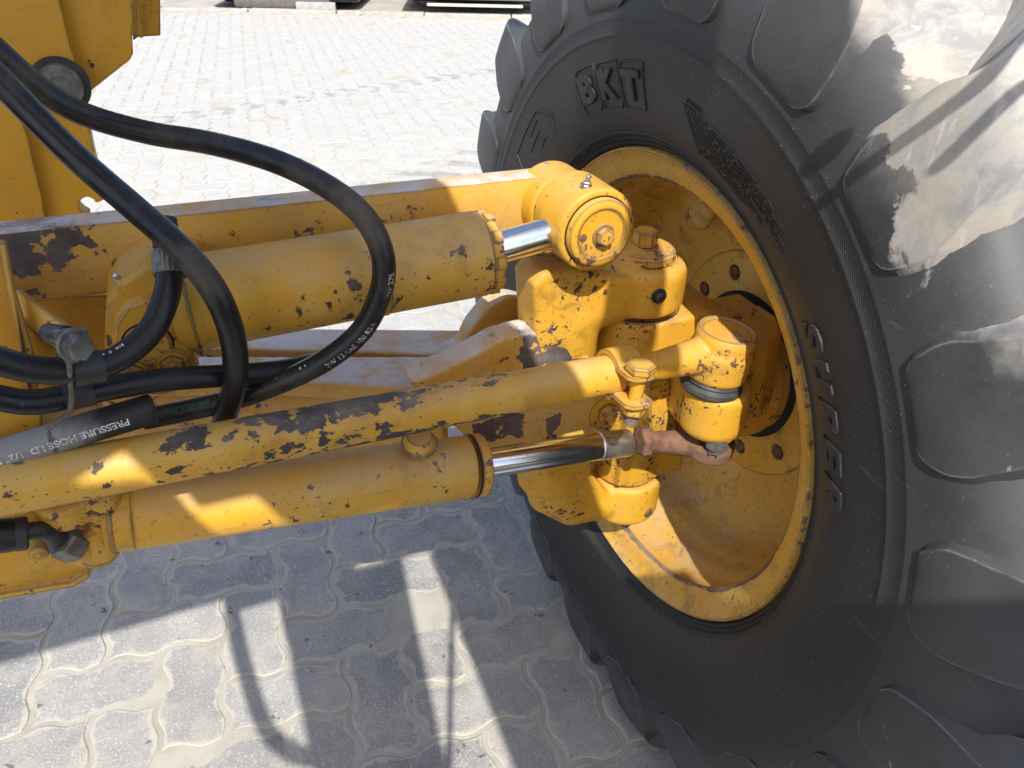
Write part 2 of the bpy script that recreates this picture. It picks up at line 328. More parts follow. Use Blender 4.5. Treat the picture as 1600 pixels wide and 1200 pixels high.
class MB:
    def __init__(s): s.v = []; s.f = []
    def add(s, vs, fs):
        o = len(s.v); s.v += [tuple(map(float, q)) for q in vs]; s.f += [tuple(i + o for i in f) for f in fs]; return s
    def lathe(s, prof, org, d, n=48, ref=None, caps=True, a0=0.0):
        """prof: (distance along d, radius) pairs"""
        d, u, b = frame(d, ref); org = np.array(org, float); vs = []; fs = []
        for t, r in prof:
            for k in range(n):
                a = a0 + 2 * math.pi * k / n
                vs.append(org + d * t + (u * math.cos(a) + b * math.sin(a)) * r)
        for i in range(len(prof) - 1):
            for k in range(n):
                k2 = (k + 1) % n
                fs.append((i * n + k, i * n + k2, (i + 1) * n + k2, (i + 1) * n + k))
        if caps:
            fs.append(tuple(range(n))[::-1]); fs.append(tuple((len(prof) - 1) * n + k for k in range(n)))
        return s.add(vs, fs)
    def cyl(s, a, b, r, r2=None, n=32, ch=.0, ref=None):
        a = np.array(a, float); b = np.array(b, float); L = np.linalg.norm(b - a); r2 = r if r2 is None else r2
        prof = [(0, r), (L, r2)] if ch <= 0 else [(0, r - ch), (ch, r), (L - ch, r2), (L, r2 - ch)]
        return s.lathe(prof, a, b - a, n, ref)
    def hexa(s, a, b, r, ref=None, ch=.0):
        return s.cyl(a, b, r, n=6, ch=ch, ref=ref)
    def prism(s, poly, depth):
        """poly: 3D points of a flat outline, depth: extrusion vector"""
        p = [np.array(q, float) for q in poly]; d = np.array(depth, float); n = len(p)
        return s.add(p + [q + d for q in p], [tuple(range(n))] + [tuple(range(2 * n - 1, n - 1, -1))] +
                     [(i, i + n, (i + 1) % n + n, (i + 1) % n) for i in range(n)])
    def box(s, c, size, ax=None):
        ax = np.eye(3) if ax is None else np.array(ax); c = np.array(c, float); h = np.array(size, float) / 2
        vs = [c + ax[0] * h[0] * i + ax[1] * h[1] * j + ax[2] * h[2] * k for i in (-1, 1) for j in (-1, 1) for k in (-1, 1)]
        return s.add(vs, [(0, 1, 3, 2), (4, 6, 7, 5), (0, 4, 5, 1), (2, 3, 7, 6), (0, 2, 6, 4), (1, 5, 7, 3)])
    def ball(s, c, r, n=12):
        c = np.array(c, float); vs = []; fs = []
        r3 = np.array([r, r, r]) if np.isscalar(r) else np.array(r)
        prof = [(math.sin(t), math.cos(t)) for t in np.linspace(-math.pi / 2, math.pi / 2, n)]
        m = 2 * n
        for z, q in prof:
            for k in range(m):
                a = 2 * math.pi * k / m; vs.append(c + r3 * np.array([max(q, 1e-4) * math.cos(a), max(q, 1e-4) * math.sin(a), z]))
        for i in range(n - 1):
            for k in range(m): fs.append((i * m + k, i * m + (k + 1) % m, (i + 1) * m + (k + 1) % m, (i + 1) * m + k))
        fs.append(tuple(range(m))[::-1]); fs.append(tuple((n - 1) * m + k for k in range(m)))
        return s.add(vs, fs)
    def tube(s, pts, r, n=16, caps=True):
        pts = [np.array(p, float) for p in pts]; k = len(pts); rad = [r] * k if np.isscalar(r) else r
        T = [nrmz(pts[min(i + 1, k - 1)] - pts[max(i - 1, 0)]) for i in range(k)]
        _, u, _ = frame(T[0]); vs = []; fs = []
        for i in range(k):
            u = nrmz(u - T[i] * (u @ T[i])); b = np.cross(T[i], u)
            for j in range(n):
                a = 2 * math.pi * j / n; vs.append(pts[i] + (u * math.cos(a) + b * math.sin(a)) * rad[i])
        for i in range(k - 1):
            for j in range(n): fs.append((i * n + j, i * n + (j + 1) % n, (i + 1) * n + (j + 1) % n, (i + 1) * n + j))
        if caps: fs.append(tuple(range(n))[::-1]); fs.append(tuple((k - 1) * n + j for j in range(n)))
        return s.add(vs, fs)

def spline(ctrl, per=10):
    c = [np.array(p, float) for p in ctrl]; c = [2 * c[0] - c[1]] + c + [2 * c[-1] - c[-2]]; out = []
    for i in range(1, len(c) - 2):
        p0, p1, p2, p3 = c[i - 1:i + 3]
        for t in np.linspace(0, 1, per, endpoint=False):
            out.append(.5 * ((2 * p1) + (p2 - p0) * t + (2 * p0 - 5 * p1 + 4 * p2 - p3) * t * t + (3 * p1 - p0 - 3 * p2 + p3) * t ** 3))
    out.append(c[-2]); return out

def put(name, me, mat, parent=None, org=None, kind=None, label=None, angle=32):
    """link a finished mesh (world coordinates) as one object with its origin at org"""
    if org is None and len(me.vertices):
        co = np.empty(len(me.vertices) * 3); me.vertices.foreach_get('co', co); co = co.reshape(-1, 3)
        org = (co.min(0) + co.max(0)) / 2
    org = np.array(org if org is not None else (0, 0, 0), float)
    me.transform(Matrix.Translation(-Vector(org)))
    me.materials.clear(); me.materials.append(M[mat] if isinstance(mat, str) else mat)
    me.shade_smooth(); me.set_sharp_from_angle(angle=R(angle))
    o = bpy.data.objects.new(name, me); COL.objects.link(o)
    if parent is not None:
        o.parent = parent; pw = WLOC[parent.name]
        o.location = Vector(org) - pw
        WLOC[o.name] = Vector(org)
    else:
        o.location = org; WLOC[o.name] = Vector(org)
    if kind: o['kind'] = kind
    if label: o['label'] = label
    return o
WLOC = {}
def empty(name, loc, label, cat, group=None):
    o = bpy.data.objects.new(name, None); COL.objects.link(o); o.location = loc; o.empty_display_size = .1
    o['label'] = label; o['category'] = cat
    if group: o['group'] = group
    WLOC[o.name] = Vector(loc); return o

def bm_of(mb, weld=0.0):
    bm = bmesh.new(); vs = [bm.verts.new(v) for v in mb.v]
    for f in mb.f:
        try: bm.faces.new([vs[i] for i in f])
        except ValueError: pass
    if weld: bmesh.ops.remove_doubles(bm, verts=bm.verts, dist=weld)
    bmesh.ops.recalc_face_normals(bm, faces=bm.faces)
    return bm
def mesh_of(mb, bevel=0.0, seg=2, ang=35):
    bm = bm_of(mb)
    if bevel:
        es = [e for e in bm.edges if len(e.link_faces) == 2 and e.calc_face_angle(0) > R(ang)]
        bmesh.ops.bevel(bm, geom=es, offset=bevel, segments=seg, profile=.6, affect='EDGES', clamp_overlap=True)
    me = bpy.data.meshes.new('m'); bm.to_mesh(me); bm.free(); return me
def part(name, mb, mat, parent, bevel=0.0, seg=2, **k):
    return put(name, mesh_of(mb, bevel, seg), mat, parent, **k)
def cast(name, mb, mat, parent, voxel=.004, smooth=8, cuts=(), fac=.5, **k):
    """a casting: solids melted together with filleted joints; cuts = solids bored out of it first"""
    me = mesh_of(mb); o = bpy.data.objects.new('tmp', me); COL.objects.link(o)
    r = o.modifiers.new('r', 'REMESH'); r.mode = 'VOXEL'; r.voxel_size = voxel
    sm = o.modifiers.new('s', 'SMOOTH'); sm.iterations = smooth; sm.factor = fac
    tmp = []
    for cu in cuts:
        co = bpy.data.objects.new('cut', mesh_of(cu)); COL.objects.link(co); tmp.append(co)
        b = o.modifiers.new('b', 'BOOLEAN'); b.operation = 'DIFFERENCE'; b.object = co; b.solver = 'EXACT'
    dg = bpy.context.evaluated_depsgraph_get()
    out = bpy.data.meshes.new_from_object(o.evaluated_get(dg))
    for x in tmp + [o]: bpy.data.objects.remove(x)
    return put(name, out, mat, parent, angle=50, **k)

def text_mesh(txt, size, extrude=0.0, bevel=0.0, shear=0.0, spacing=1.0, bold=0.0):
    cu = bpy.data.curves.new('t', 'FONT'); cu.body = txt; cu.size = size; cu.extrude = extrude; cu.bevel_depth = bevel
    cu.bevel_resolution = 1; cu.shear = shear; cu.space_character = spacing; cu.resolution_u = 4; cu.offset = bold * size
    o = bpy.data.objects.new('t', cu); COL.objects.link(o)
    dg = bpy.context.evaluated_depsgraph_get(); me = bpy.data.meshes.new_from_object(o.evaluated_get(dg))
    bpy.data.objects.remove(o); bm = bmesh.new(); bm.from_mesh(me); bpy.data.meshes.remove(me)
    bmesh.ops.remove_doubles(bm, verts=bm.verts, dist=size * 1e-4)
    for _ in range(2):
        es = [e for e in bm.edges if e.calc_length() > size * .22]
        if es: bmesh.ops.subdivide_edges(bm, edges=es, cuts=1)
    bmesh.ops.triangulate(bm, faces=bm.faces)
    return bm
def warp(bm, fn):
    for v in bm.verts: v.co = fn(v.co)
    me = bpy.data.meshes.new('m'); bm.normal_update(); bm.to_mesh(me); bm.free(); return me

def carve(me, cuts):
    o = bpy.data.objects.new('tmp', me); COL.objects.link(o); tmp = []
    for cu in cuts:
        co = bpy.data.objects.new('cut', mesh_of(cu)); COL.objects.link(co); tmp.append(co)
        b = o.modifiers.new('b', 'BOOLEAN'); b.operation = 'DIFFERENCE'; b.object = co; b.solver = 'EXACT'
    out = bpy.data.meshes.new_from_object(o.evaluated_get(bpy.context.evaluated_depsgraph_get()))
    for x in tmp + [o]: bpy.data.objects.remove(x)
    return out
def pol(pts, **k): return [at(px, py, **k) for px, py in pts]
Yv = np.array([0, 1.0, 0]); Xv = np.array([1.0, 0, 0]); Zv = np.array([0, 0, 1.0])

# ------------------------------------------------------------------ the yard
GA = R(-6.0); U = .1135
gu = np.array([math.cos(GA), math.sin(GA)]); gv = np.array([-math.sin(GA), math.cos(GA)])
gorg = at(160, 1037, Z=0)[:2]
KA, KB = np.array([.06, 10.18]), np.array([3.97, 8.58]); kd = (KB - KA) / np.linalg.norm(KB - KA); kn = np.array([-kd[1], kd[0]])
def zig(t):
    return .072 * math.sin(2 * math.pi * t) + .010 * math.sin(6 * math.pi * t)
def paver_outline(wd, hd, i0, j0, gap):
    """outline of one zigzag paver of the herringbone, grid units, (i0, j0) its lower corner"""
    ts = (0, .18, .36, .64, .82); pts = []
    for k in range(wd):
        for t in ts: pts.append((k + t, zig(t)))
    for k in range(hd):
        for t in ts: pts.append((wd + zig(t), k + t))
    for k in range(wd, 0, -1):
        for t in (1, .82, .64, .36, .18): pts.append((k - 1 + t, hd + zig(t)))
    for k in range(hd, 0, -1):
        for t in (1, .82, .64, .36, .18): pts.append((zig(t), k - 1 + t))
    p = np.array(pts); n = len(p); out = []
    for i in range(n):
        e1 = p[i] - p[i - 1]; e2 = p[(i + 1) % n] - p[i]
        n1 = np.array([-e1[1], e1[0]]) / np.linalg.norm(e1); n2 = np.array([-e2[1], e2[0]]) / np.linalg.norm(e2)
        m = n1 + n2; m /= np.linalg.norm(m); out.append(p[i] + m * gap / max(.5, m @ n1))
    return np.array(out)
def paver_mesh(wd, hd, gap, ch):
    c0 = np.array([wd / 2, hd / 2]); mb = MB()
    o_ = paver_outline(wd, hd, 0, 0, gap); rings = [(c0 + (o_ - c0) * (1 - .17 / c0), 0.0), (paver_outline(wd, hd, 0, 0, gap + ch / U), -.0004), (paver_outline(wd, hd, 0, 0, gap), -ch * .8), (paver_outline(wd, hd, 0, 0, gap), -.03)]
    W2 = lambda q: gu * q[0] + gv * q[1]; n = len(rings[0][0]); vs = []; fs = [tuple(range(n))]
    for ri, (a, z) in enumerate(rings):
        for k, q in enumerate(a):
            q = (q - c0) * U * (1 - (.012 * (math.sin(k * 1.7) * math.sin(k * .6)) if ri in (1, 2) else 0)); vs.append((*W2(q), z))
    for r_ in range(3): fs += [(r_ * n + i, (r_ + 1) * n + i, (r_ + 1) * n + (i + 1) % n, r_ * n + (i + 1) % n) for i in range(n)]
    return mb.add(vs, fs)
yard = MB()
e1 = KA + kd * -22; e2 = KA + kd * 24
yard.prism([(*e1, -.0021), (*e2, -.0021), (*(e2 - kn * 21), -.0021), (*(e1 - kn * 21), -.0021)], (0, 0, -.10))
pavement = put('pavement', mesh_of(yard), 'sand', kind='structure', org=(0, 0, 0))
pav_me = []
for wd, hd in ((2, 1), (1, 2)):
    me = mesh_of(paver_mesh(wd, hd, .041, .0022)); nn_ = len(me.vertices) // 4; at_ = me.attributes.new('edge', 'FLOAT', 'POINT'); at_.data.foreach_set('value', [0.0] * nn_ + [1.0] * (3 * nn_)); me.materials.append(M['paver']); me.shade_flat(); pav_me.append(me)
cells = []
rng = range(-110, 111)
for i in rng:
    for j in rng:
        k = (i - j) % 4                       # 90 degree herringbone: (i, j) starts an H stone when k == 0, a V stone when k == 3
        if k not in (0, 3): continue
        wd, hd = (2, 1) if k == 0 else (1, 2)
        a, b = i, j
        c = gorg + (gu * (a + wd / 2) + gv * (b + hd / 2)) * U
        if (c - KA) @ kn > -.16 or c[1] < -1.2 or c[0] < -3.5 or c[0] > 9.0: continue
        cells.append((c, 0 if k == 0 else 1))
def seen(c):
    q = CAMROT.T @ (np.array([c[0], c[1], 0]) - EYE)
    if q[2] < .05: return 0
    px, py = 800 + FPX * q[0] / q[2], 600 + FPX * q[1] / q[2]
    if not (-60 < px < 1120 and -20 < py < 1260): return 0
    if px > 800 and py < 780: return 0
    if px < 800 and 560 < py < 740: return 0
    return 1 / q[2] ** 2
cells.sort(key=lambda t: -seen(t[0]))
rest = MB()
for idx, (c, k) in enumerate(cells):
    z = random.gauss(0, .0010); tx, ty = random.gauss(0, .007), random.gauss(0, .007); rz = random.gauss(0, .012)
    if idx < 300:
        o = bpy.data.objects.new('paver', pav_me[k]); COL.objects.link(o); o.parent = pavement
        o.location = (c[0], c[1], z); o.rotation_euler = (tx, ty, rz)
    else:
        src = rest_tpl[k] if 'rest_tpl' in globals() else None
        if src is None:
            rest_tpl = []
            for wd, hd in ((2, 1), (1, 2)):
                a = paver_outline(wd, hd, 0, 0, .05); rest_tpl.append(np.array([(gu * (q[0] - wd / 2) + gv * (q[1] - hd / 2)) * U for q in a]))
            src = rest_tpl[k]
        n = len(src)
        top = [(c[0] + q[0], c[1] + q[1], z + q[0] * ty * .7 + q[1] * tx * .7) for q in src]
        rest.add(top + [(t[0], t[1], -.03) for t in top], [tuple(range(n))] + [(i, i + n, (i + 1) % n + n, (i + 1) % n) for i in range(n)])
put('far_pavers', mesh_of(rest), 'paver', pavement, org=(0, 4, 0), kind='stuff', angle=1)

g = MB(); g.add([(-180, -60, -.06), (180, -60, -.06), (180, 240, -.06), (-180, 240, -.06)], [(0, 1, 2, 3)])
put('ground', mesh_of(g), 'dirt', kind='structure', org=(0, 0, -.06))
kb = MB()
for i in range(46):
    p = KA + kd * (-22 + i) - kn * .02; q = p + kd * .985
    kb.prism([(*p, -.03), (*q, -.03), (*(q + kn * .14), -.03), (*(p + kn * .14), -.03)], (0, 0, .055 + random.gauss(0, .004)))
kerb = put('kerb', mesh_of(kb, .006, 1), 'kerb', kind='structure', org=(2, 9.4, 0))
vg = MB(); p = KA + kd * -22 + kn * .12; q = KA + kd * 24 + kn * .12
vg.prism([(*p, .006), (*q, .006), (*(q + kn * 14), .006), (*(p + kn * 14), .006)], (0, 0, -.06))
put('verge', mesh_of(vg), 'dirt', kind='structure', org=(2, 12, 0))
# loose stones along the kerb
stm = simple('pale_stone', (.58, .55, .50), .9, 0, .3, 30, bump=.5)
for i, (px, py, s_) in enumerate(((412, 12, .055), (382, 14, .03), (332, 12, .028), (560, 20, .035), (588, 19, .03), (630, 24, .022), (486, 26, .03))):
    c = at(px, py, Z=.02); mb = MB(); mb.ball((c[0], c[1], .01), (s_, s_ * .8, s_ * .7), 7)
    mb.v = [(x + random.gauss(0, s_ * .09), y + random.gauss(0, s_ * .09), z + random.gauss(0, s_ * .06)) for x, y, z in mb.v]
    o = put('stone', mesh_of(mb), stm); o['category'] = 'stone'; o['group'] = 'loose stones along the kerb'
    o['label'] = ('largest pale stone in front of the dark car', 'small pale stone at the shaded front corner of the dark car', 'small stone left of the dark car by the kerb',
                  'upper of two pale stones on the paving between the two cars', 'lower of two pale stones on the paving between the two cars', 'tiny stone lying near the wheel of the pale car',
                  'flat stone on the pavers below the dark car')[i]

# ------------------------------------------------------------------ parked cars beyond the kerb, noses to the yard
def car(org, col, label, trim, wheel_col, low, track):
    root = empty('parked_car', (*org, .006), label, 'car', 'cars parked along the kerb')
    fx = kd; fy = kn                                 # fx across the car, fy from nose to tail
    def W(x, y, z): return np.array([org[0] + fx[0] * x + fy[0] * y, org[1] + fx[1] * x + fy[1] * y, z + .006])
    ax = [np.array([*fx, 0]), np.array([*fy, 0]), Zv]
    bm_ = simple('car_paint_' + trim, col, .35, 0, .1, 20, bump=.03, spec=.6)
    prof = [(0, low + .05), (-.05, low + .22), (-.03, .62), (.12, .74), (1.05, .92), (1.75, 1.42), (3.1, 1.46), (4.05, 1.02), (4.35, .95), (4.42, .5), (4.3, low + .05)]
    b = MB(); n = len(prof); secs = ((-.86, .93), (-.80, 1.0), (.80, 1.0), (.86, .93))
    vs = []; fs = []
    for x, k in secs:
        for y, z in prof: vs.append(W(x * (1 - .16 * max(0, z - .95) / .5), 2.2 + (y - 2.2) * (1 if abs(x) < .85 else .985), z))
    for i in range(3):
        for k in range(n): fs.append((i * n + k, i * n + (k + 1) % n, (i + 1) * n + (k + 1) % n, (i + 1) * n + k))
    fs += [tuple(range(n)), tuple(3 * n + k for k in range(n))[::-1]]
    b.add(vs, fs); part('body', b, bm_, root, .03, 2)
    dk = M['dark_steel']
    part('bumper', MB().box(W(0, -.03, low + .16), (1.60, .14, .17), ax), bm_ if trim == 'pale' else dk, root, .05, 3)
    part('bumper_lip', MB().box(W(0, -.02, low + .005), (1.10, .10, .03), ax), dk if trim == 'dark' else bm_, root, .01, 2)
    if trim == 'dark':
        part('skid_plate', MB().box(W(0, -.04, .075), (1.12, .10, .13), ax), simple('scuffed_plastic', (.12, .11, .10), .8, 0, .3, 20), root, .05, 4)
        for qx, qw in ((.22, .12), (.44, .34)): part('loose_block', MB().box(W(qx, -.10, .055), (qw, .06, .08), ax), simple('grey_block_%d' % int(qx * 100), (.36, .36, .35), .9, 0, .2, 20), root, .01, 2)  # separate grey blocks standing in front of the bumper
    part('grille', MB().box(W(0, -.055, .50), (.80, .03, .12), ax), dk, root, .01, 1)
    part('underbody', MB().box(W(0, 2.2, low + .07), (1.5, 4.0, .12), ax), M['black'], root, .02, 1)
    gl = simple('car_glass_' + trim, (.03, .035, .04), .08, 0, .1, 10, bump=0, spec=.8)
    wp = [W(-.70, 1.12, .955), W(.70, 1.12, .955), W(.60, 1.70, 1.385), W(-.60, 1.70, 1.385)]
    wn = nrmz(np.cross(wp[1] - wp[0], wp[3] - wp[0])); wn = wn if wn[2] > 0 else -wn
    part('windscreen', MB().prism([q + wn * .004 for q in wp], wn * .012), gl, root)
    for s_ in (-1, 1):
        part('headlight', MB().box(W(s_ * .62, -.035, .60), (.30, .06, .12), ax), simple('lamp_' + trim + str(s_), (.6, .6, .6), .1, 0, .1, 9, bump=0), root, .02, 2)
        part('mirror', MB().box(W(s_ * .98, 1.35, 1.0), (.20, .10, .14), ax), bm_, root, .03, 2)
        for y in (.62, 3.45):
            wc = W(s_ * track, y, .29)
            o = part('tyre', MB().lathe([(-.09, .20), (-.10, .25), (-.08, .285), (.08, .285), (.10, .25), (.09, .20)], wc, ax[0], 32), M['tyre'] if False else simple('car_tyre_%s%s%s' % (trim, s_, y), wheel_col, .8, 0, .3, 30), root)
            part('rim', MB().lathe([(-.092, .205), (-.08, .19), (-.06, .06), (.06, .06), (.08, .19), (.092, .205)], wc, ax[0], 24), M['steel'], o)
    return root
car(at(446, 15, Z=.0)[:2] - kn * .02, (.020, .021, .024), 'black car with its low scuffed bumper at the kerb', 'dark', (.03, .03, .03), .03, .40)
car(at(744, 15, Z=.0)[:2] - kn * .50, (.48, .49, .42), 'pale dusty car parked at the kerb beside the big tyre', 'pale', (.40, .40, .39), .10, .58)

# ================================================================== THE MACHINE
grader = empty('motor_grader', (float(KP[0]), float(KP[1]), 0), 'yellow motor grader seen at its front axle with scuffed paint and big lugged tyre', 'motor grader')

# ------------------------------------------------------------------ tyre
PROF = [(.030, .332), (.012, .345), (.002, .3485), (-.003, .3510), (-.0045, .3535), (-.0035, .3550), (-.0055, .3565), (-.0085, .3590), (-.0075, .3610),
        (-.0100, .3625), (-.0135, .3655), (-.0125, .3675), (-.018, .374), (-.027, .390), (-.035, .410), (-.040, .430), (-.0435, .455), (-.0445, .4775),
        (-.0450, .4800), (-.0461, .4812), (-.0461, .4822), (-.0448, .4835), (-.0445, .490), (-.0441, .4995), (-.0446, .5005), (-.0440, .5020), (-.0420, .520),
        (-.0402, .545), (-.0345, .572), (-.0225, .592), (-.0050, .603), (.016, .610), (.05, .615), (.11, .618), (.165, .618)]
TW = .165
full = [(x, r) for x, r in PROF] + [(2 * TW - x, r) for x, r in PROF[-2::-1]]
px_r = np.array([r for x, r in PROF]); px_x = np.array([x for x, r in PROF])
def side_x(r): return float(np.interp(r, px_r, px_x))
def flat_z(p):
    """the tyre flattens where it stands on the paving"""
    z = p[2]
    return (p[0], p[1], max(z, .0005 + .0004 * math.sin(p[0] * 90)))
def wheel_pt(x, r, th): return WC + np.array([x, r * math.cos(th), r * math.sin(th)])
mb = MB(); n = 200; vs = []; fs = []
for x, r in full:
    for k in range(n): vs.append(flat_z(wheel_pt(x, r, 2 * math.pi * k / n)))
for i in range(len(full) - 1):
    for k in range(n): fs.append((i * n + k, (i + 1) * n + k, (i + 1) * n + (k + 1) % n, i * n + (k + 1) % n))
tyre = put('tyre', mesh_of(mb.add(vs, fs)), 'tyre', grader, org=WC, angle=60)

# lug outer face, from its foot on the sidewall over the shoulder to the crown: (x, r, half width in degrees, lean in degrees, height)
LUG = [(-.0425, .5120, 2.6, 0, .001), (-.0446, .5145, 3.7, 0, .003), (-.0453, .519, 4.6, 0, .003), (-.0450, .527, 5.2, 0, .003), (-.0440, .540, 5.6, -.1, .003), (-.0420, .560, 5.6, -.3, .005),
       (-.0385, .586, 5.1, -.6, .012), (-.0350, .608, 4.4, -.9, .028), (-.0300, .630, 3.7, -1.2, .046), (-.0215, .6480, 3.2, -1.6, .056), (-.006, .6600, 3.0, -2.2, .058), (.020, .6650, 2.9, -3.6, .056), (.080, .6690, 2.9, -7.0, .054),
       (.130, .6715, 2.9, -10.5, .053), (.175, .672, 2.9, -13.5, .053), (.188, .672, 2.6, -14.3, .053)]
LUGF = np.array([np.interp(np.linspace(0, len(LUG) - 1, 52), range(len(LUG)), [q[c] for q in LUG]) for c in range(5)]).T
for c_ in (0, 1, 3, 4):                                   # ease the corners of the interpolated outline
    for _ in range(2): LUGF[1:-1, c_] = (LUGF[:-2, c_] + 2 * LUGF[1:-1, c_] + LUGF[2:, c_]) / 4
def lug_mesh(th0, mirror, rnd):
    rr = random.Random(rnd); m = len(LUGF); vs = []; fs = []; P3 = []
    ph = [rr.uniform(0, 6.3) for _ in range(4)]
    for i, (x, r, hw, ln, h) in enumerate(LUGF):
        a, b = LUGF[max(i - 1, 0)], LUGF[min(i + 1, m - 1)]
        t = np.array([b[0] - a[0], b[1] - a[1]]); t /= np.linalg.norm(t); dx, dr = -t[1], t[0]
        row = []
        for k, (q, dep) in enumerate(((-1.10, 1.05), (-1.0, .0), (-.975, -.0011), (-.5, -.0014), (0, -.0014), (.5, -.0014), (.975, -.0011), (1.0, .0), (1.10, 1.05))):
            off = -dep * max(h, .0025) - .001 if dep > .5 else -dep
            wob = .10 * math.sin(i * .7 + ph[0]) * (1 if q < 0 else 0) + .10 * math.sin(i * .55 + ph[1]) * (1 if q > 0 else 0)
            xx = x + dx * off; th = th0 + R(ln + hw * q * (1 if dep < .5 else (1 + .25 * min(1, h / .03))) + wob * min(1, i / 12))
            if mirror: xx = 2 * TW - xx
            row.append(flat_z(wheel_pt(xx, r + dr * off, th)))
        P3.append(row)
    c = 9; vs = [p for row in P3 for p in row]
    for i in range(m - 1):
        for k in range(c - 1): fs.append((i * c + k, i * c + k + 1, (i + 1) * c + k + 1, (i + 1) * c + k))
    fs.append(tuple((m - 1) * c + k for k in range(c)))
    x, r, hw, ln, h = LUGF[0]                              # small step at the foot
    n0 = len(vs); vs += [flat_z(wheel_pt((2 * TW - (x + .006)) if mirror else x + .006, r - .0025, th0 + R(hw * q))) for q in (-1.1, -1.0, -.975, -.5, 0, .5, .975, 1.0, 1.1)]
    for k in range(c - 1): fs.append((n0 + k, n0 + k + 1, k + 1, k))
    return MB().add(vs, fs)
for k in range(20):
    for mir in (0, 1):
        th = R(130.6 + 18 * k + (9 if mir else 0))
        put('tread_lug', mesh_of(lug_mesh(th, mir, k * 2 + mir)), 'lug', tyre, org=WC, angle=24)

def on_side(v, th0, r0, flip=1, lift=0.0):
    """text coordinates -> raised on the sidewall; reading direction follows the turning angle"""
    r = r0 + v[1]; th = R(th0) + v[0] / r0
    dx = (side_x(r + .004) - side_x(r - .004)) / .008
    nl = math.hypot(1, dx); h = v[2] + lift
    return Vector(wheel_pt(side_x(r) - h / nl, r + h * dx / nl, th))
# maker's mark: three boxed letters
for k, ch in enumerate('BKT'):
    th0 = 64.2 + 7.55 * k
    ow = .0505; oh = .058; slant = .0
    pts = []
    def rounded(x0, y0, x1, y1, rads):
        out = []
        for (cx, cy, a0, rd) in ((x1, y1, 0, rads[0]), (x0, y1, 90, rads[1]), (x0, y0, 180, rads[2]), (x1, y0, 270, rads[3])):
            sx = -1 if cx == x1 else 1; sy = -1 if cy == y1 else 1
            if rd == 0: out.append((cx, cy)); continue
            for q in range(0, 91, 15):
                a = R(a0 + q); out.append((cx + sx * rd + rd * math.cos(a), cy + sy * rd + rd * math.sin(a)))
        return out
    ring = rounded(0, 0, ow, oh, (0, .012, .002, .012))
    cxy = np.array([ow / 2, oh / 2]); mbk = MB(); q = len(ring); vs = []; fs = []
    for z, inset in ((0, -.0004), (.0016, .0), (.0018, .0016), (.0004, .0026)):
        for p in ring:
            d = np.array(p) - cxy; s_ = 1 - inset / np.array([ow / 2, oh / 2]); d = d * s_
            vs.append((*(cxy + d), z))
    for i in range(3):
        for j in range(q): fs.append((i * q + j, i * q + (j + 1) % q, (i + 1) * q + (j + 1) % q, (i + 1) * q + j))
    mbk.add(vs, fs); bm = bm_of(mbk)
    bmesh.ops.subdivide_edges(bm, edges=[e for e in bm.edges if e.calc_length() > .01], cuts=3)
    put('logo_frame', warp(bm, lambda v: on_side(v, th0, .3965)), 'tyre', tyre, org=WC, angle=40)
    t = text_mesh(ch, .0455, .0007, .0010, 0, 1, .035)
    xs = [v.co.x for v in t.verts]; x0, x1 = min(xs), max(xs)
    for v in t.verts: v.co.x = (v.co.x - x0) / (x1 - x0) * (ow - .012) + .006; v.co.z += .0016
    put('raised_letter', warp(t, lambda v: on_side(v, th0, .411)), 'tyre', tyre, org=WC, angle=30)
for k, ch in enumerate('SUPER'):
    t = text_mesh(ch, .040, .0005, .0012, .28, 1, .02)
    xs = [v.co.x for v in t.verts]; x0, x1 = min(xs), max(xs)
    for v in t.verts: v.co.x = (v.co.x - x0) / (x1 - x0) * .034; v.co.z += .0010
    put('raised_letter', warp(t, lambda v: on_side(v, 136.6 + 5.55 * k, .3955)), 'tyre', tyre, org=WC, angle=30)
t = text_mesh('DANGER', .0068, .0003, .0002, 0, 1.15)
put('raised_lettering', warp(t, lambda v: on_side(v, 98.4, .4335, 1, .0006)), 'tyre', tyre, org=WC)
mb = MB(); rg = random.Random(4)
for row in range(12):
    r0 = .4290 - row * .0040; th = 97.6 + row * .35; end = 126 - max(0, row - 5) * 2 + rg.uniform(-2, 2) - (6 if row in (6,) else 0)
    while th < end:
        if rg.random() < .10: th += .5; continue
        l = rg.choice((.0008, .0011, .0015)); hgt = rg.choice((.0014, .0018, .0022))
        a, b = th, th + math.degrees(l / r0)
        P4 = [on_side((0, dy, z), t_, r0) for z in (-.0005, .0009) for t_, dy in ((a, 0), (b, 0), (b, hgt), (a, hgt))]
        mb.add(P4, [(0, 1, 2, 3), (4, 5, 6, 7), (0, 1, 5, 4), (1, 2, 6, 5), (2, 3, 7, 6), (3, 0, 4, 7)])
        th = b + math.degrees(.0009 / r0)
put('small_print', mesh_of(mb), 'tyre', tyre, org=WC, kind='stuff')
mb = MB()
for (t0, r0, t1, r1) in ((33, .452, 47, .455), (47, .455, 52, .430), (52, .430, 50, .405), (33, .452, 31, .405), (41, .44, 46, .445), (38, .425, 45, .43), (42, .41, 46, .415)):
    pts = [on_side((0, 0, .0004), t0 + (t1 - t0) * q, r0 + (r1 - r0) * q) for q in np.linspace(0, 1, 9)]
    mb.tube(pts, .0013, 6)
put('raised_mark', mesh_of(mb), 'tyre', tyre, org=WC)

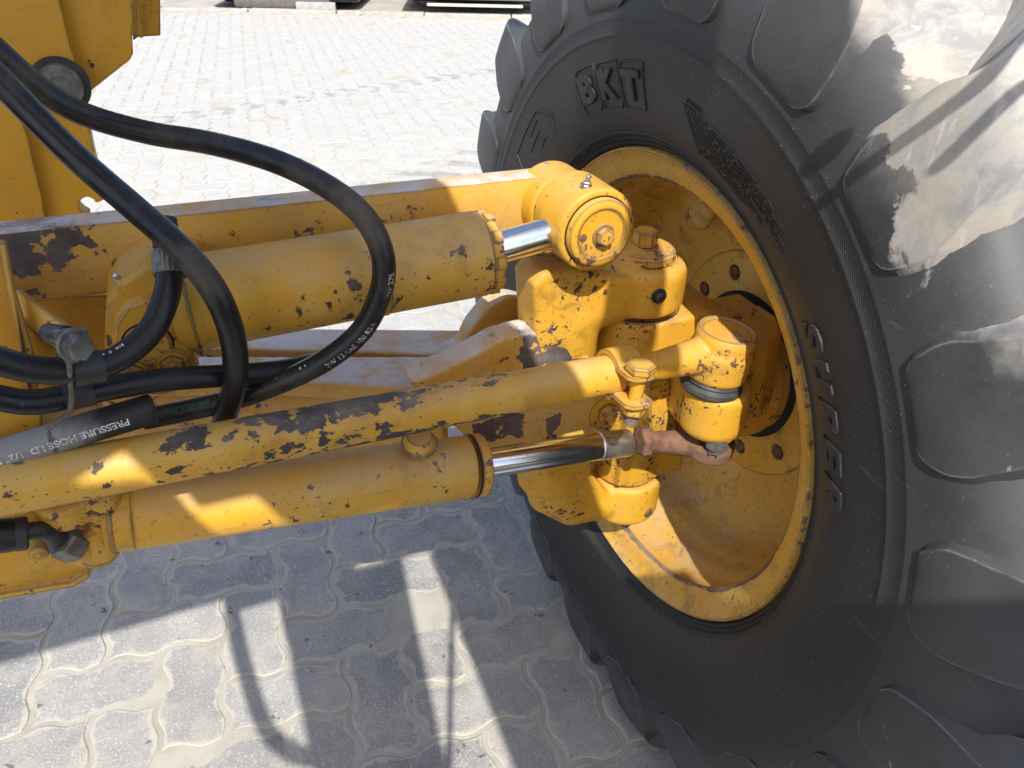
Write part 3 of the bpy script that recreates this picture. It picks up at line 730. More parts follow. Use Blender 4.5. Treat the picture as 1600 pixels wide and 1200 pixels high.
# ------------------------------------------------------------------ wheel rim
RP = [(.012, .347), (.001, .3475), (-.004, .3455), (-.0052, .3435), (-.0035, .3415), (.001, .3375), (.006, .329), (.0105, .319), (.0145, .3115), (.018, .3068), (.0205, .3048), (.0230, .3058), (.0250, .3120),
      (.030, .3150), (.055, .3130), (.066, .3075), (.074, .3010), (.084, .2985), (.098, .2975), (.106, .2930), (.116, .2890), (.140, .2850), (.156, .2740), (.170, .2480), (.182, .2150), (.190, .1900), (.193, .1800),
      (.1905, .1785), (.190, .1770), (.190, .1150), (.200, .1120), (.215, .1120), (.215, .2400), (.200, .2700), (.19, .2950), (.12, .3100), (.04, .330), (.012, .347)]
HOLES = [30, 64, 102, 138, 174, 210, 246 + 11.5, 220.5 + .0]
mb = MB(); mb.lathe(RP, WC, Xv, 128, ref=(0, 1, 0), caps=False)
hs = [30, 64, 100, 136, 172, 220.5, 257, 292, 326, 358]
cuts = []
for a in hs:
    c = wheel_pt(.19, .1455, R(a)); cuts.append(MB().cyl(c - Xv * .03, c + Xv * .012, .0125, n=20))
rim = put('wheel_rim', carve(mesh_of(mb), cuts), 'paint_rim', grader, org=WC, angle=28)
for a in hs:
    c = wheel_pt(.19, .1455, R(a))
    put('wheel_stud', mesh_of(MB().cyl(c - Xv * .001, c + Xv * .02, .0085, n=16, ch=.002)), 'rust', rim)
part('flange_back', MB().lathe([(.2025, .05), (.2025, .20), (.24, .20), (.24, .05)], WC, Xv, 48), 'black', rim)
# lens shaped openings in the sloping disc show as shallow dished pads
for a in (60, 132):
    c = wheel_pt(.150, .262, R(a)); 
    put('disc_pad', mesh_of(MB().ball(c, (.012, .045, .045), 10)), 'paint_rim', rim)

# hub drum between knuckle and wheel
hub = part('wheel_hub', MB().lathe([(.105, .09), (.108, .106), (.112, .109), (.170, .109), (.172, .106), (.195, .106)], WC, Xv, 64), 'paint_hub', grader)
part('hub_seal', MB().lathe([(.1860, .100), (.1862, .117), (.1895, .118), (.1900, .100)], WC, Xv, 48), 'black', hub)

# ------------------------------------------------------------------ front axle beam (casting with two rails and a forked end)
def slab(mb, pts, y0, y1):
    p = pol(pts, Y=y0); return mb.prism(p, Yv * (y1 - y0))
ax = MB()
zr = np.array([0, 0, -.026])
ax.prism([at(x_, y_, Z=.750) for x_, y_ in ((60, 520), (500, 512), (736, 514), (742, 554), (395, 543), (60, 536))], zr)      # rear rail
ax.prism([at(x_, y_, Z=.752) for x_, y_ in ((60, 556), (395, 556), (722, 556), (775, 572), (640, 606), (395, 592), (60, 600))], zr)   # front rail
ax.prism([at(x_, y_, Z=.715) for x_, y_ in ((60, 560), (740, 560), (740, 620), (60, 620))], (0, 0, -.03))     # floor between the rails
ax.prism([at(x_, y_, Z=.740) for x_, y_ in ((60, 585), (395, 580), (700, 590), (690, 604), (395, 590), (60, 596))], (0, 0, -.125))
# forked end: rear rib rising to the upper arm, front rib to the end block
slab(ax, [(718, 556), (736, 516), (762, 482), (792, 463), (828, 472), (832, 530), (800, 548), (764, 590), (730, 590)], .815, .850)
slab(ax, [(640, 600), (700, 575), (745, 552), (785, 530), (830, 520), (880, 532), (925, 560), (935, 640), (915, 700), (850, 706), (770, 704), (735, 690), (700, 660)], .702, .742)
ax.box((.335, .775, .675), (.11, .08, .07))
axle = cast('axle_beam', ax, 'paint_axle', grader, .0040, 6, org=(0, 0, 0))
# black grease smear and worn patch on the end block
def patch(name, pts, Y, mat, parent, th=.0012):
    return put(name, mesh_of(MB().prism(pol(pts, Y=Y), (0, th, 0))), mat, parent)

# ------------------------------------------------------------------ wheel leaning bracket: C shaped yoke round the king pin
br = MB()
kx, ky = KP
br.lathe([(0, .056), (.006, .060), (.055, .060), (.062, .057), (.066, .050)], (kx, ky, .820), Zv, 56)
# thick arm from the upper boss round the back of the yoke to the lower arm
br.tube(spline([(kx, ky, .853), (.465, .750, .849), (.415, .750, .838), (.404, .752, .800), (.408, .758, .740), (.408, .760, .66), (.400, .758, .58), (.402, .752, .535)], 5), [.050] * 10 + [.052] * 12 + [.046] * 14, 28)
br.tube([(.404, .752, .56), (.412, .75, .515), (.44, .748, .488), (kx - .01, .748, .478)], [.044, .044, .042, .040], 24)
br.prism(pol([(834, 446), (850, 428), (900, 420), (1000, 440), (1000, 494), (935, 496), (905, 512), (882, 545), (838, 548)], Y=.701), (0, .06, 0))
br.prism([at(850, 720, Y=.712), at(925, 690, Y=.712), at(925, 742, Y=.712), at(950, 770, Y=.712), at(985, 790, Y=.712), at(985, 812, Y=.712), at(935, 806, Y=.712), at(895, 790, Y=.712), at(868, 768, Y=.712), at(852, 745, Y=.712)], (0, .07, 0))
br.lathe([(0, .050), (.008, .056), (.070, .056), (.076, .052)], (kx + .022, ky, .440), Zv, 56)
bracket = cast('leaning_bracket', br, 'paint_cast', grader, .0032, 12)
# king pin cap and its hex bolt
cap = part('king_pin_cap', MB().lathe([(0, .040), (.004, .0425), (.012, .0415), (.0155, .038), (.0165, .030)], (kx, ky, .882), Zv, 48), 'paint_cast', bracket)
bo = MB(); bo.cyl((kx, ky, .897), (kx, ky, .9005), .0185, n=28, ch=.001); bo.hexa((kx, ky, .900), (kx, ky, .921), .0165, ch=.002)
part('hex_bolt', bo, 'paint_cast', cap, angle=25)
part('cap_groove', MB().lathe([(-.0006, .0445), (.0006, .0450)], (kx, ky, .8868), Zv, 48, caps=False), 'black', cap)
part('thrust_gap', MB().lathe([(-.0015, .0575), (.0015, .0575)], (kx, ky, .8185), Zv, 48, caps=False), 'black', bracket)
pb = at(1030, 463, Y=.69); pn = nrmz((pb[0] - kx, pb[1] - ky, 0)); pc = np.array([kx, ky, pb[2]]) + pn * .0595
pl = MB(); pl.lathe([(0, .0105), (.002, .0100), (.0022, .0080)], pc, pn, 24); pl.lathe([(0, .0072), (.006, .0068), (.009, .004), (.0095, .001)], pc, pn, 20)
part('lock_plug', pl, 'dark_steel', bracket)
pc2 = at(1012, 801, Y=.697); part('lower_lock_plug', MB().lathe([(-.004, .0095), (.003, .0090), (.006, .005), (.0065, .001)], pc2 + Yv * .002, nrmz((.35, -.93, -.1)), 20), 'rust', bracket)
# pivot pin between axle and bracket, seen below the clamp
pv = at(955, 652, Y=.690)
pm = MB(); pm.lathe([(0, .028), (.006, .030), (.020, .030)], pv + Yv * .012, Yv, 32); pm.hexa(pv - Yv * .004, pv + Yv * .012, .015, ch=.002)
part('pivot_pin', pm, 'paint_cast', axle, angle=25)

# ------------------------------------------------------------------ steering knuckle with steering arm
kn_ = MB()
kn_.lathe([(0, .052), (.004, .056), (.100, .056), (.104, .052)], (kx, ky, .708), Zv, 48)
kn_.lathe([(0, .048), (.004, .052), (.120, .052)], (kx + .018, ky, .521), Zv, 48)
kn_.box((kx + .035, ky + .005, .665), (.115, .105, .27))
kn_.prism([(.52, .690, .814), (.595, .690, .816), (.632, .690, .806), (.696, .690, .750), (.706, .690, .69), (.52, .690, .69)], (0, .125, 0))
kn_.lathe([(0, .060), (.03, .095), (.07, .110), (.125, .1145), (.13, .110)], (kx + .012, WC[1], WC[2] + .010), Xv, 56)
# steering arm reaching towards the tie rod
arm = [(kx - .010, ky - .02), (kx + .010, ky - .07), (.520, .630), (.530, .580), (.555, .562), (.585, .575), (.605, .600), (.625, .655), (.625, .72), (.60, .76)]
kn_.prism([(x, y, .763) for x, y in arm], (0, 0, -.064))
kn_.prism([(.588, .604, .690), (.640, .606, .684), (.688, .636, .684), (.700, .665, .69), (.695, .74, .69), (.58, .74, .69)], (0, .014, .108))
BJ = at(1120, 606, Y=.60)                                # ball joint centre line meets the boss top here
bjx, bjy = .5535, .602
kn_.lathe([(0, .034), (.006, .040), (.012, .0425), (.062, .0435), (.068, .0415)], (bjx, bjy, .700), Zv, 48)
knuckle = cast('steering_knuckle', kn_, 'paint_cast', grader, .0032, 4)
mb = MB(); rg2 = random.Random(2)
for r_ in range(4):
    for c_ in range(5):
        if rg2.random() < .25: continue
        q = at(1020 + c_ * 7 - r_ * 1.0, 598 + r_ * 9 - c_ * 2.0, Y=.6535); mb.box(q, (rg2.uniform(.002, .0042), .0022, rg2.uniform(.0018, .0045)))
part('casting_mark', mb, 'paint_cast', knuckle, kind='stuff')
part('cross_rib', MB().prism([at(1012, 600, Y=.655), at(1046, 585, Y=.655), at(1066, 700, Y=.655), at(1018, 705, Y=.655)], (0, .05, 0)), 'paint_cast', knuckle, .006, 3)

# ------------------------------------------------------------------ tie rod with clamp and ball joint
TA, TB = at(-60, 774, Y=.600), at(962, 583, Y=.600)
d = nrmz(TB - TA)
tr = MB(); tr.cyl(TA, TB + d * .004, .0245, .0225, n=48, ch=.0015)
tie = part('tie_rod', tr, 'paint_tie', grader, org=(0, 0, 0))
# threaded end and eye
EY = np.array([bjx - .006, bjy, .8185])
sh = MB()
for q in range(6):
    c = TB + d * (.024 + .0036 * q); sh.lathe([(0, .0128), (.0012, .0142), (.0024, .0142), (.0036, .0128)], c, d, 28, caps=True)
part('threaded_end', sh, 'paint_cast', tie)
ey = MB()
ey.tube([TB + d * .01, TB + d * .035, TB + d * .06, EY - Xv * .03, EY - Xv * .01], [.0135, .0145, .0175, .0225, .027], 24)
tilt = nrmz((.10, -.03, 1))
ey.lathe([(-.036, .033), (-.030, .0382), (-.004, .0396), (.005, .0396), (.009, .0370), (.021, .0370), (.024, .0345)], EY, tilt, 48)
eye = cast('tie_rod_end', ey, 'paint_cast', tie, .0024, 3)
rg = MB(); rg.lathe([(.020, .0292), (.0265, .0298), (.0292, .0320), (.0294, .0345), (.0265, .0366), (.018, .0372)], EY, tilt, 48, caps=False)
part('rolled_rim', rg, 'paint_bar', eye)
part('ball_cap', MB().lathe([(.020, .0305), (.0240, .0298), (.0250, .020), (.0255, .002)], EY, tilt, 40), 'paint_cast', eye)
bt = MB(); bt.lathe([(-.0335, .0245), (-.0340, .0340), (-.0375, .0362), (-.0390, .0330), (-.0400, .0335), (-.0440, .0385), (-.0490, .0395), (-.0530, .0370), (-.0560, .0310), (-.0570, .02)], EY, tilt, 48)
part('rubber_boot', bt, 'boot', tie)
nx, ny = bjx - .006, bjy - .026
nt = MB(); nt.hexa((nx, ny, .688), (nx, ny, .708), .0140, ref=(.3, -1, 0), ch=.0018); nt.cyl((nx, ny, .681), (nx, ny, .690), .0095, n=20, ch=.001)
for q in range(3):
    t = R(60 * q + 17); nt.box((nx, ny, .683), (.021, .0028, .006), ((math.cos(t), math.sin(t), 0), (-math.sin(t), math.cos(t), 0), (0, 0, 1)))
part('castle_nut', nt, 'zinc', tie, angle=25)
# clamp: split collar with two ears and a vertical bolt
cl = MB()
CC = TB - d * .000
_, cu_, cb_ = frame(d, Zv)
a = [R(x) for x in np.linspace(-32, 268, 26)]
f_ = nrmz(-Yv + Zv * .1); f_ = nrmz(f_ - d * (f_ @ d)); g_ = np.cross(d, f_)
if g_[2] < 0: g_ = -g_
ring_o = [CC + (f_ * math.cos(t) + g_ * math.sin(t)) * .0300 for t in np.linspace(R(38), R(322), 30)]
ring_i = [CC + (f_ * math.cos(t) + g_ * math.sin(t)) * .0225 for t in np.linspace(R(322), R(38), 30)]
cl.prism([q - d * .012 for q in ring_o + ring_i], d * .034)
clamp = part('clamp', cl, 'paint_cast', tie, .0012, 2)
for sgn, nm in ((1, 'upper_ear'), (-1, 'lower_ear')):
    e = MB(); c0 = CC + f_ * .018 + g_ * sgn * (.0135 if sgn > 0 else .0155)
    pts = []
    for qx, qy in ((0, -.013), (.026, -.013), (.034, -.007), (.036, .004), (.034, .016), (.026, .022), (0, .022)): pts.append(c0 + f_ * qx + d * qy)
    e.prism(pts, g_ * sgn * .0055)
    part(nm, e, 'paint_cast', tie, .0012, 2)
bc = CC + f_ * .038 + d * .005
# ears turned out round the bolt
bolt = MB(); up = nrmz(g_ * 1 + f_ * .10)
bolt.hexa(bc + up * .0195, bc + up * .031, .0165, ch=.0022); bolt.cyl(bc - up * .050, bc + up * .02, .0078, n=24)
for q in range(8): bolt.lathe([(0, .0076), (.0009, .0088), (.0018, .0076)], bc - up * (.050 - .0024 * q), up, 20)
part('clamp_bolt', bolt, 'paint_cast', tie, angle=25)
nu = MB(); nu.hexa(bc - up * .034, bc - up * .0215, .0150, ch=.002)
part('clamp_nut', nu, 'paint_cast', tie, angle=25)

# ------------------------------------------------------------------ steering cylinder
SA, SB = at(160, 806, Y=.640), at(738, 728, Y=.640)
sd = nrmz(SB - SA)
sc_ = MB(); L = float(np.linalg.norm(SB - SA))
sc_.lathe([(0, .030), (.006, .0365), (.022, .0378), (.026, .0378), (.0275, .0368), (.031, .0368), (.0325, .0375), (L - .010, .0375), (L - .006, .0362)], SA, sd, 64)
scyl = part('steering_cylinder', sc_, 'paint_cyl', grader)
part('gland_nut', MB().lathe([(-.002, .0345), (0, .0378), (.0015, .0384), (.0105, .0384), (.012, .0375), (.0122, .0210)], SB, sd, 64), 'paint_bar', scyl)
part('gland_gap', MB().lathe([(-.0042, .0384), (-.0012, .0386)], SB, sd, 64, caps=False), 'black', scyl)
part('port_boss', MB().lathe([(0, .020), (.012, .0155), (.016, .0140)], at(655, 695, Y=.632), nrmz((0, -.25, 1)), 28), 'paint_cyl', scyl)
RB = at(934, 697, Y=.640); RC = at(998, 690, Y=.638)
rodm = MB(); rodm.cyl(SB - sd * .02, RB, .0180, n=48, ch=.0006); piston = part('piston_rod', rodm, 'chrome', scyl)
rdir = nrmz(RC - RB)
cm = MB(); cm.lathe([(0, .0178), (.0015, .0190), (.013, .0190), (.0135, .0184), (.044, .0184), (.0455, .0176)], RB, rdir, 48); part('rod_collar', cm, 'steel', piston)
part('lock_nut', MB().hexa(RC - rdir * .001, RC + rdir * .015, .0205, ch=.003), 'rust', piston, angle=25)
re_ = MB(); ec0 = np.array([bjx + .006, bjy + .000, .6720]); dv = nrmz(ec0 - RC)
re_.tube([RC + rdir * .008, RC + dv * .022, RC + dv * .040, ec0 - dv * .034, ec0 - dv * .018], [.0150, .0148, .0158, .0185, .0205], 24)
re_.lathe([(-.014, .028), (-.009, .0335), (.008, .0335), (.012, .029)], ec0, nrmz((.05, -.14, 1)), 40)
rend = cast('rod_end', re_, 'rust', piston, .0024, 3)

# ------------------------------------------------------------------ leaning bar and leaning cylinder
LP = at(934, 362, Y=.655)                                # front of the upper pin
lb = MB()
b0, b1 = at(-70, 373, Y=.748), at(888, 272, Y=.748)
hgt = .070
lb.prism([b0, b1, b1 + np.array([.016, 0, -.012]), b1 + np.array([.006, 0, -hgt]), b0 - Zv * hgt], (0, .034, 0))
bar = part('leaning_bar', lb, 'paint_leanbar', grader, .0022, 2, org=(0, 0, 0))
bs = MB(); bs.lathe([(0, .0435), (.004, .0455), (.050, .0455), (.056, .0430)], (LP[0] - .004, .721, LP[2] - .002), Yv, 56)
boss = cast('bar_end_boss', bs, 'paint_cast', bar, .003, 5)
def nipple(p, n, parent, s_=1.0):
    mb = MB(); mb.lathe([(-.002, .0075 * s_), (.001, .0072 * s_), (.0014, .0058 * s_)], p, n, 20)
    mb.hexa(p, p + nrmz(n) * .005 * s_, .0052 * s_, ch=.0006); mb.lathe([(.004 * s_, .0034 * s_), (.008 * s_, .0030 * s_), (.0095 * s_, .0036 * s_), (.0115 * s_, .0036 * s_), (.013 * s_, .0020 * s_), (.0134 * s_, .0004)], p, n, 16)
    return part('grease_nipple', mb, 'steel', parent, angle=25)
nipple(np.array([LP[0] - .012, .764, float(b1[2]) + .0005]), Zv, bar, .75)
CA, CB = at(286, 476, Y=.690), at(750, 396, Y=.690)
cd_ = nrmz(CB - CA); CL = float(np.linalg.norm(CB - CA))
cm = MB(); cm.lathe([(-.012, .036), (-.004, .0425), (.004, .0450), (CL * .60, .0450), (CL * .604, .0462), (CL * .63, .0462), (CL * .634, .0450), (CL - .002, .0455), (CL, .0445)], CA, cd_, 72)
lcyl = part('leaning_cylinder', cm, 'paint_cyl', grader)
gl = MB(); gl.lathe([(-.001, .0415), (.0010, .0430), (.0125, .0425), (.0135, .0350), (.0137, .0195)], CB, cd_, 64)
gland = part('cylinder_head', gl, 'paint_bar', lcyl)
_, u_, b_ = frame(cd_)
for q in range(10):
    t = R(36 * q + 10); nn_ = u_ * math.cos(t) + b_ * math.sin(t)
    part('head_lug', MB().box(CB + cd_ * .008 + nn_ * .0428, (.011, .0045, .014), (cd_, nn_, np.cross(cd_, nn_))), 'paint_bar', gland, .0012, 2)
ER = at(862, 363, Y=.690)
part('piston_rod', MB().cyl(CB - cd_ * .01, ER + cd_ * .004, .0180, n=48, ch=.0006), 'chrome', lcyl)
ec = MB(); ec.lathe([(0, .0445), (.003, .0470), (.066, .0470), (.069, .0450)], (LP[0], LP[1], LP[2]), Yv, 64)
ec.cyl(ER - cd_ * .002, ER + cd_ * .045, .0235, .030, n=40, ch=.002)
rod_eye = cast('rod_eye', ec, 'paint_cast', lcyl, .0026, 4)
cp = MB(); cp.lathe([(.002, .0385), (-.004, .0385), (-.0075, .0370), (-.0095, .0340), (-.0098, .0290), (-.0085, .0270), (-.0082, .002)], (LP[0], LP[1], LP[2]), Yv, 64)
capm = part('pin_cap', cp, 'paint_cast', rod_eye)
part('cap_gap', MB().lathe([(.0, .0402), (-.0006, .0402)], (LP[0], LP[1], LP[2]), Yv, 64), 'black', rod_eye)
pcb = np.array([*at(943, 368, Y=LP[1] - .01)])
hb = MB(); hb.cyl(pcb + Yv * .004, pcb - Yv * .001, .0130, n=28, ch=.001); hb.hexa(pcb, pcb - Yv * .008, .0105, ch=.0015)
part('hex_bolt', hb, 'paint_bar', capm, angle=25)
part('drain_hole', MB().lathe([(0, .0045), (-.0006, .0045)], at(911, 372, Y=LP[1] - .0083), Yv, 16), 'rust', capm)
nipple(np.array([at(914, 289, Y=.675)[0], .672, LP[2] + .0465]), nrmz((.12, -.1, 1)), rod_eye, .9)

def bead(name, c, d, r, t, parent, mat='paint_cyl', n=96):
    rg_ = random.Random(int(abs(c[0]) * 1e4)); mb = MB(); d, u, b = frame(d); vs = []; fs = []; m = 8; c = np.array(c)
    for k in range(n):
        a = 2 * math.pi * k / n; er = nrmz(u * math.cos(a) + b * math.sin(a)); rr_ = t * (1 + .22 * math.sin(k * 1.9) + rg_.uniform(-.12, .12))
        for j in range(m): q = 2 * math.pi * j / m; vs.append(c + er * (r + rr_ * math.cos(q)) + d * rr_ * math.sin(q))
    for k in range(n):
        for j in range(m): fs.append((k * m + j, k * m + (j + 1) % m, ((k + 1) % n) * m + (j + 1) % m, ((k + 1) % n) * m + j))
    return part(name, mb.add(vs, fs), mat, parent)
bead('weld_bead', CA + cd_ * .006, cd_, .0438, .0022, lcyl)
bead('weld_bead', SA + sd * .0085, sd, .0362, .0022, scyl)
bead('weld_bead', at(655, 695, Y=.632) + nrmz((0, -.25, 1)) * .0035, nrmz((0, -.25, 1)), .0185, .0020, scyl)
bead('weld_bead', ER + cd_ * .006, cd_, .0236, .0018, rod_eye, 'paint_cast')
# left end of the leaning cylinder: rounded base, eye plate, pin and two bolts
lb_ = MB()
pl_pts = [(168, 590), (163, 540), (166, 480), (185, 447), (228, 418), (275, 412), (320, 420), (320, 540), (290, 590)]
lb_.prism(pol(pl_pts, Y=.675), (0, .075, 0))
base = cast('cylinder_base', lb_, 'paint_cyl', lcyl, .003, 6)
ep = MB(); ep.prism(pol([(178, 600), (174, 555), (180, 505), (197, 480), (226, 470), (258, 478), (285, 505), (300, 545), (312, 572), (306, 605), (250, 620), (200, 615)], Y=.660), (0, .03, 0))
plate = part('eye_plate', ep, 'paint_cyl', lcyl, .006, 3)
pc_ = at(231, 538, Y=.660)
part('pin', MB().lathe([(.004, .0205), (-.003, .0205), (-.005, .0185), (-.0052, .002)], pc_, Yv, 36), 'paint_cast', plate)
part('pin_gap', MB().lathe([(0, .0222), (-.0006, .0222)], pc_, Yv, 36), 'black', plate)
for (qx, qy) in ((206, 582), (270, 568)):
    c = at(qx, qy, Y=.658); m_ = MB(); m_.lathe([(.006, .0165), (-.002, .0165), (-.004, .0150)], c, Yv, 28); m_.hexa(c - Yv * .003, c - Yv * .010, .0105, ch=.0012)
    part('plate_bolt', m_, 'paint_cast', plate, angle=25)
nipple(at(190, 440, Y=.690), nrmz((-.35, -.2, .9)), base, .8)

# ------------------------------------------------------------------ axle centre: gussets and plates at the left
def plate_(name, pts, Y, th, mat, bevel=.0025, parent=None, **k):
    return part(name, MB().prism(pol(pts, Y=Y), (0, th, 0)), mat, parent or grader, bevel, 2, **k)
plate_('axle_cover_plate', [(-80, 462), (165, 462), (210, 470), (210, 600), (-80, 620)], .80, .03, 'paint')
mb = MB()
mb.prism([(-.55, .70, .828), (-.135, .70, .828), (-.135, .80, .842), (-.55, .80, .842)], (0, 0, -.02)); part('axle_step', mb, 'paint', grader, .002, 2)
mb = MB(); mb.prism([at(12, 452, Y=.690), at(26, 450, Y=.690), at(114, 516, Y=.658), at(92, 549, Y=.658), at(40, 508, Y=.680)], (0, .012, -.006)); part('gusset', mb, 'paint_cyl', grader, .0012, 2)
plate_('web_plate', [(34, 500), (92, 548), (84, 640), (40, 640)], .676, .01, 'paint', .001)
mb = MB(); mb.prism([at(-4, 380, Y=.690), at(9, 380, Y=.690), at(22, 450, Y=.676), at(58, 574, Y=.650), at(62, 700, Y=.645), at(44, 700, Y=.645), at(38, 574, Y=.650), at(8, 450, Y=.676)], (0, .006, 0)); part('plate_edge', mb, 'paint_bar', grader, .0012, 2)
plate_('side_plate', [(-80, 386), (2, 388), (14, 450), (46, 574), (50, 700), (-80, 700)], .700, .02, 'paint', .001)
plate_('lower_plate', [(-60, 640), (64, 640), (70, 700), (-60, 740)], .640, .012, 'paint', .002)

# ------------------------------------------------------------------ anchor bracket of the steering cylinder, lower left
mb = MB(); mb.prism(pol([(-60, 848), (60, 838), (120, 822), (168, 826), (172, 850), (150, 880), (138, 905), (118, 916), (-60, 948)], Y=.655), (0, .014, 0))
anchor = part('anchor_bracket', mb, 'paint_hub', grader, .002, 2)
mb = MB(); mb.prism([at(-60, 938, Y=.648), at(112, 909, Y=.648), at(140, 893, Y=.648), at(140, 901, Y=.648), at(116, 917, Y=.648), at(-60, 948, Y=.648)], (0, .012, 0)); part('bracket_lip', mb, 'paint_bar', anchor, .001, 2)
ec = at(100, 782, Y=.630)
mb = MB(); mb.lathe([(-.018, .022), (-.014, .026), (.010, .026), (.014, .022)], ec, nrmz((.05, -.25, 1)), 36); mb.tube([ec, ec + sd * .03, SA + sd * .01], [.020, .020, .028], 20)
cev = cast('cylinder_clevis', mb, 'paint_cast', scyl, .003, 4)
mb = MB(); mb.hexa(ec + np.array([.0, -.004, .008]), ec + np.array([0, -.009, .024]), .0135, ch=.002); mb.cyl(ec + np.array([.0, -.003, .004]), ec + np.array([0, -.006, .013]), .019, n=28, ch=.001)
part('clevis_nut', mb, 'zinc', cev, angle=25)
part('port_block', MB().lathe([(0, .0195), (.004, .0205), (.016, .0205), (.020, .017)], at(150, 848, Y=.632), nrmz((.2, -.9, .3)), 28), 'paint_hub', anchor)
part('anchor_web', MB().prism(pol([(-60, 740), (150, 735), (150, 850), (-60, 870)], Y=.705), (0, .012, 0)), 'paint_hub', anchor, .002, 2)
fA, fB = at(132, 862, Y=.622), at(76, 836, Y=.612)
fd = nrmz(fB - fA)
mb = MB(); mb.hexa(fA + fd * .010, fA + fd * .031, .0160, ch=.0020, ref=(0, -1, .4)); part('fitting_nut', mb, 'zinc', anchor, angle=25)
mb = MB(); mb.cyl(fA - fd * .010, fA + fd * .011, .0135, n=24, ch=.001); part('fitting_body', mb, 'paint_hub', anchor)
mb = MB(); mb.tube(spline([fA + fd * .030, at(72, 830, Y=.610), at(56, 829, Y=.606), at(28, 832, Y=.604)], 6), .0082, 18); part('elbow', mb, 'dark_steel', anchor)
mb = MB(); mb.lathe([(0, .0078), (.002, .0098), (.006, .0098), (.008, .0078)], at(38, 831, Y=.605), nrmz((-1, 0, .0)), 24); part('elbow_ring', mb, 'dark_steel', anchor)
mb = MB(); c = at(62, 852, Y=.630); mb.lathe([(0, .0085), (.012, .0085), (.015, .004)], c, -Yv, 20); part('blanking_cap', mb, 'paint', anchor)

# ------------------------------------------------------------------ front frame column, top left
def yplate(name, pts, Y, th, mat='paint_clean', bevel=.002, **k):
    return part(name, MB().prism(pol(pts, Y=Y), (0, th, 0)), mat, grader, bevel, 2, **k)
col_pts = [(-140, -420), (72, -420), (92, 0), (130, 150), (146, 232), (164, 312), (150, 318), (146, 312), (138, 308), (129, 310), (124, 316), (124, 326), (132, 334), (140, 338), (140, 352), (-140, 380)]
column = yplate('frame_column', col_pts, 1.00, .03)
yplate('column_fold', [(-140, 150), (20, 150), (44, 215), (74, 352), (-140, 380)], .985, .016)
mb = MB(); p0 = pol([(86, -420), (196, -420), (207, 58), (208, 84), (203, 94), (131, 151), (92, 0)], Y=1.015)
mb.prism(p0, (.0, .02, 0)); side = part('side_plate', mb, 'paint_clean', grader, .002, 2)
mb = MB(); mb.prism(pol([(196, -420), (246, -420), (251, 56), (216, 58), (208, 64)], Y=1.05), (0, .02, 0)); part('stiffener', mb, 'paint_bar', side, .002, 2)
mb = MB(); mb.tube([at(214, y, Y=1.045) + np.array([random.gauss(0, .0006), 0, 0]) for y in range(-40, 60, 6)], .0065, 10); part('weld_bead', mb, 'paint_clean', side)
c = at(95, 133, Y=.998)
mb = MB(); mb.lathe([(.004, .0300), (-.003, .0300), (-.0035, .0255)], c, Yv, 40); wsh = part('washer', mb, 'dark_steel', column)
mb = MB(); mb.lathe([(-.003, .0235), (-.008, .0225), (-.0085, .0110), (-.006, .0105), (-.006, .002)], c, Yv, 36); part('bushing', mb, 'zinc', wsh)

# ------------------------------------------------------------------ unseen plates added overhead to shade the axle; hoses and wire
def plan(name, pts, z0, z1, mat='paint_clean', parent=None, dx=0.0):
    return part(name, MB().prism([(x + dx, y, z0) for x, y in pts], (0, 0, z1 - z0)), mat, parent or grader, .002, 1)
main = plan('frame_shade_plate', [(-1.25, -.08), (-.56, -.06), (-.52, .70), (.0, .70), (.072, .05), (.112, -.24), (.12, -.36), (-.236, -.36), (-.254, -.306), (-.306, -.306), (-.3115, -.276), (-.321, -.243), (-.371, -.271), (-.319, -.281), (-.302, -.372), (-.575, -.372), (-.580, -.33), (-1.25, -.33)], 1.90, 1.908, dx=-.078)  # thin unseen plate, its notched outline shaped to cast shade and lit patches
plan('shade_arm', [(-.42, -1.3), (-.265, -1.3), (-.21, -.85), (-.15, -.38), (-.42, -.37)], 1.90, 1.94, parent=main, dx=-.14)  # added out of view to darken the paving beside the lit strip
plan('shade_panel', [(-.13, -1.3), (.62, -1.3), (.62, -.72), (.27, -.66), (.285, -.60), (.20, -.58), (.18, -.31), (-.10, -.37)], 1.90, 1.91, parent=main, dx=-.12)  # added unseen panel, edges drawn to shade the paving and lower tyre
plan('lamp_arm', [(.345 + .36 * t + .93 * w_, .09 + .93 * t - .36 * w_) for t, w_ in ((-.40, -.04), (-.40, .04), (.9, .03), (.9, -.03))], 1.90, 1.93, parent=main, dx=-.075)  # added unseen bar that throws the dark band across the tyre
for pts, r_ in (([(-.43, .10, 1.6), (-.44, -.13, 1.6), (-.42, -.38, 1.6), (-.385, -.47, 1.6), (-.34, -.54, 1.65), (-.27, -.60, 1.85)], .015),
                ([(-.335, -.02, 1.6), (-.335, -.18, 1.6), (-.325, -.32, 1.6), (-.305, -.45, 1.62), (-.27, -.55, 1.85)], .012),
                ([(.025, -.20, 1.6), (-.002, -.27, 1.6), (-.065, -.44, 1.6), (-.132, -.62, 1.6), (-.19, -.78, 1.6)], .006)):
    mb = MB(); mb.tube(spline([(x_ - .125, y_, z_) for x_, y_, z_ in pts], 10), r_, 14); part('overhead_hose', mb, 'hose', main)
mb = MB(); mb.tube(spline([(.40, .17, 1.43), (.43, .12, 1.49), (.455, .10, 1.55), (.47, .05, 1.60), (.52, -.02, 1.66)], 8), .0055, 10)
mb.tube(spline([(.415, .10, 1.46), (.437, .075, 1.52), (.455, .05, 1.55)], 8), .0048, 10); mb.ball((.405, .19, 1.46), .010, 8); part('wire', mb, 'hose', main)

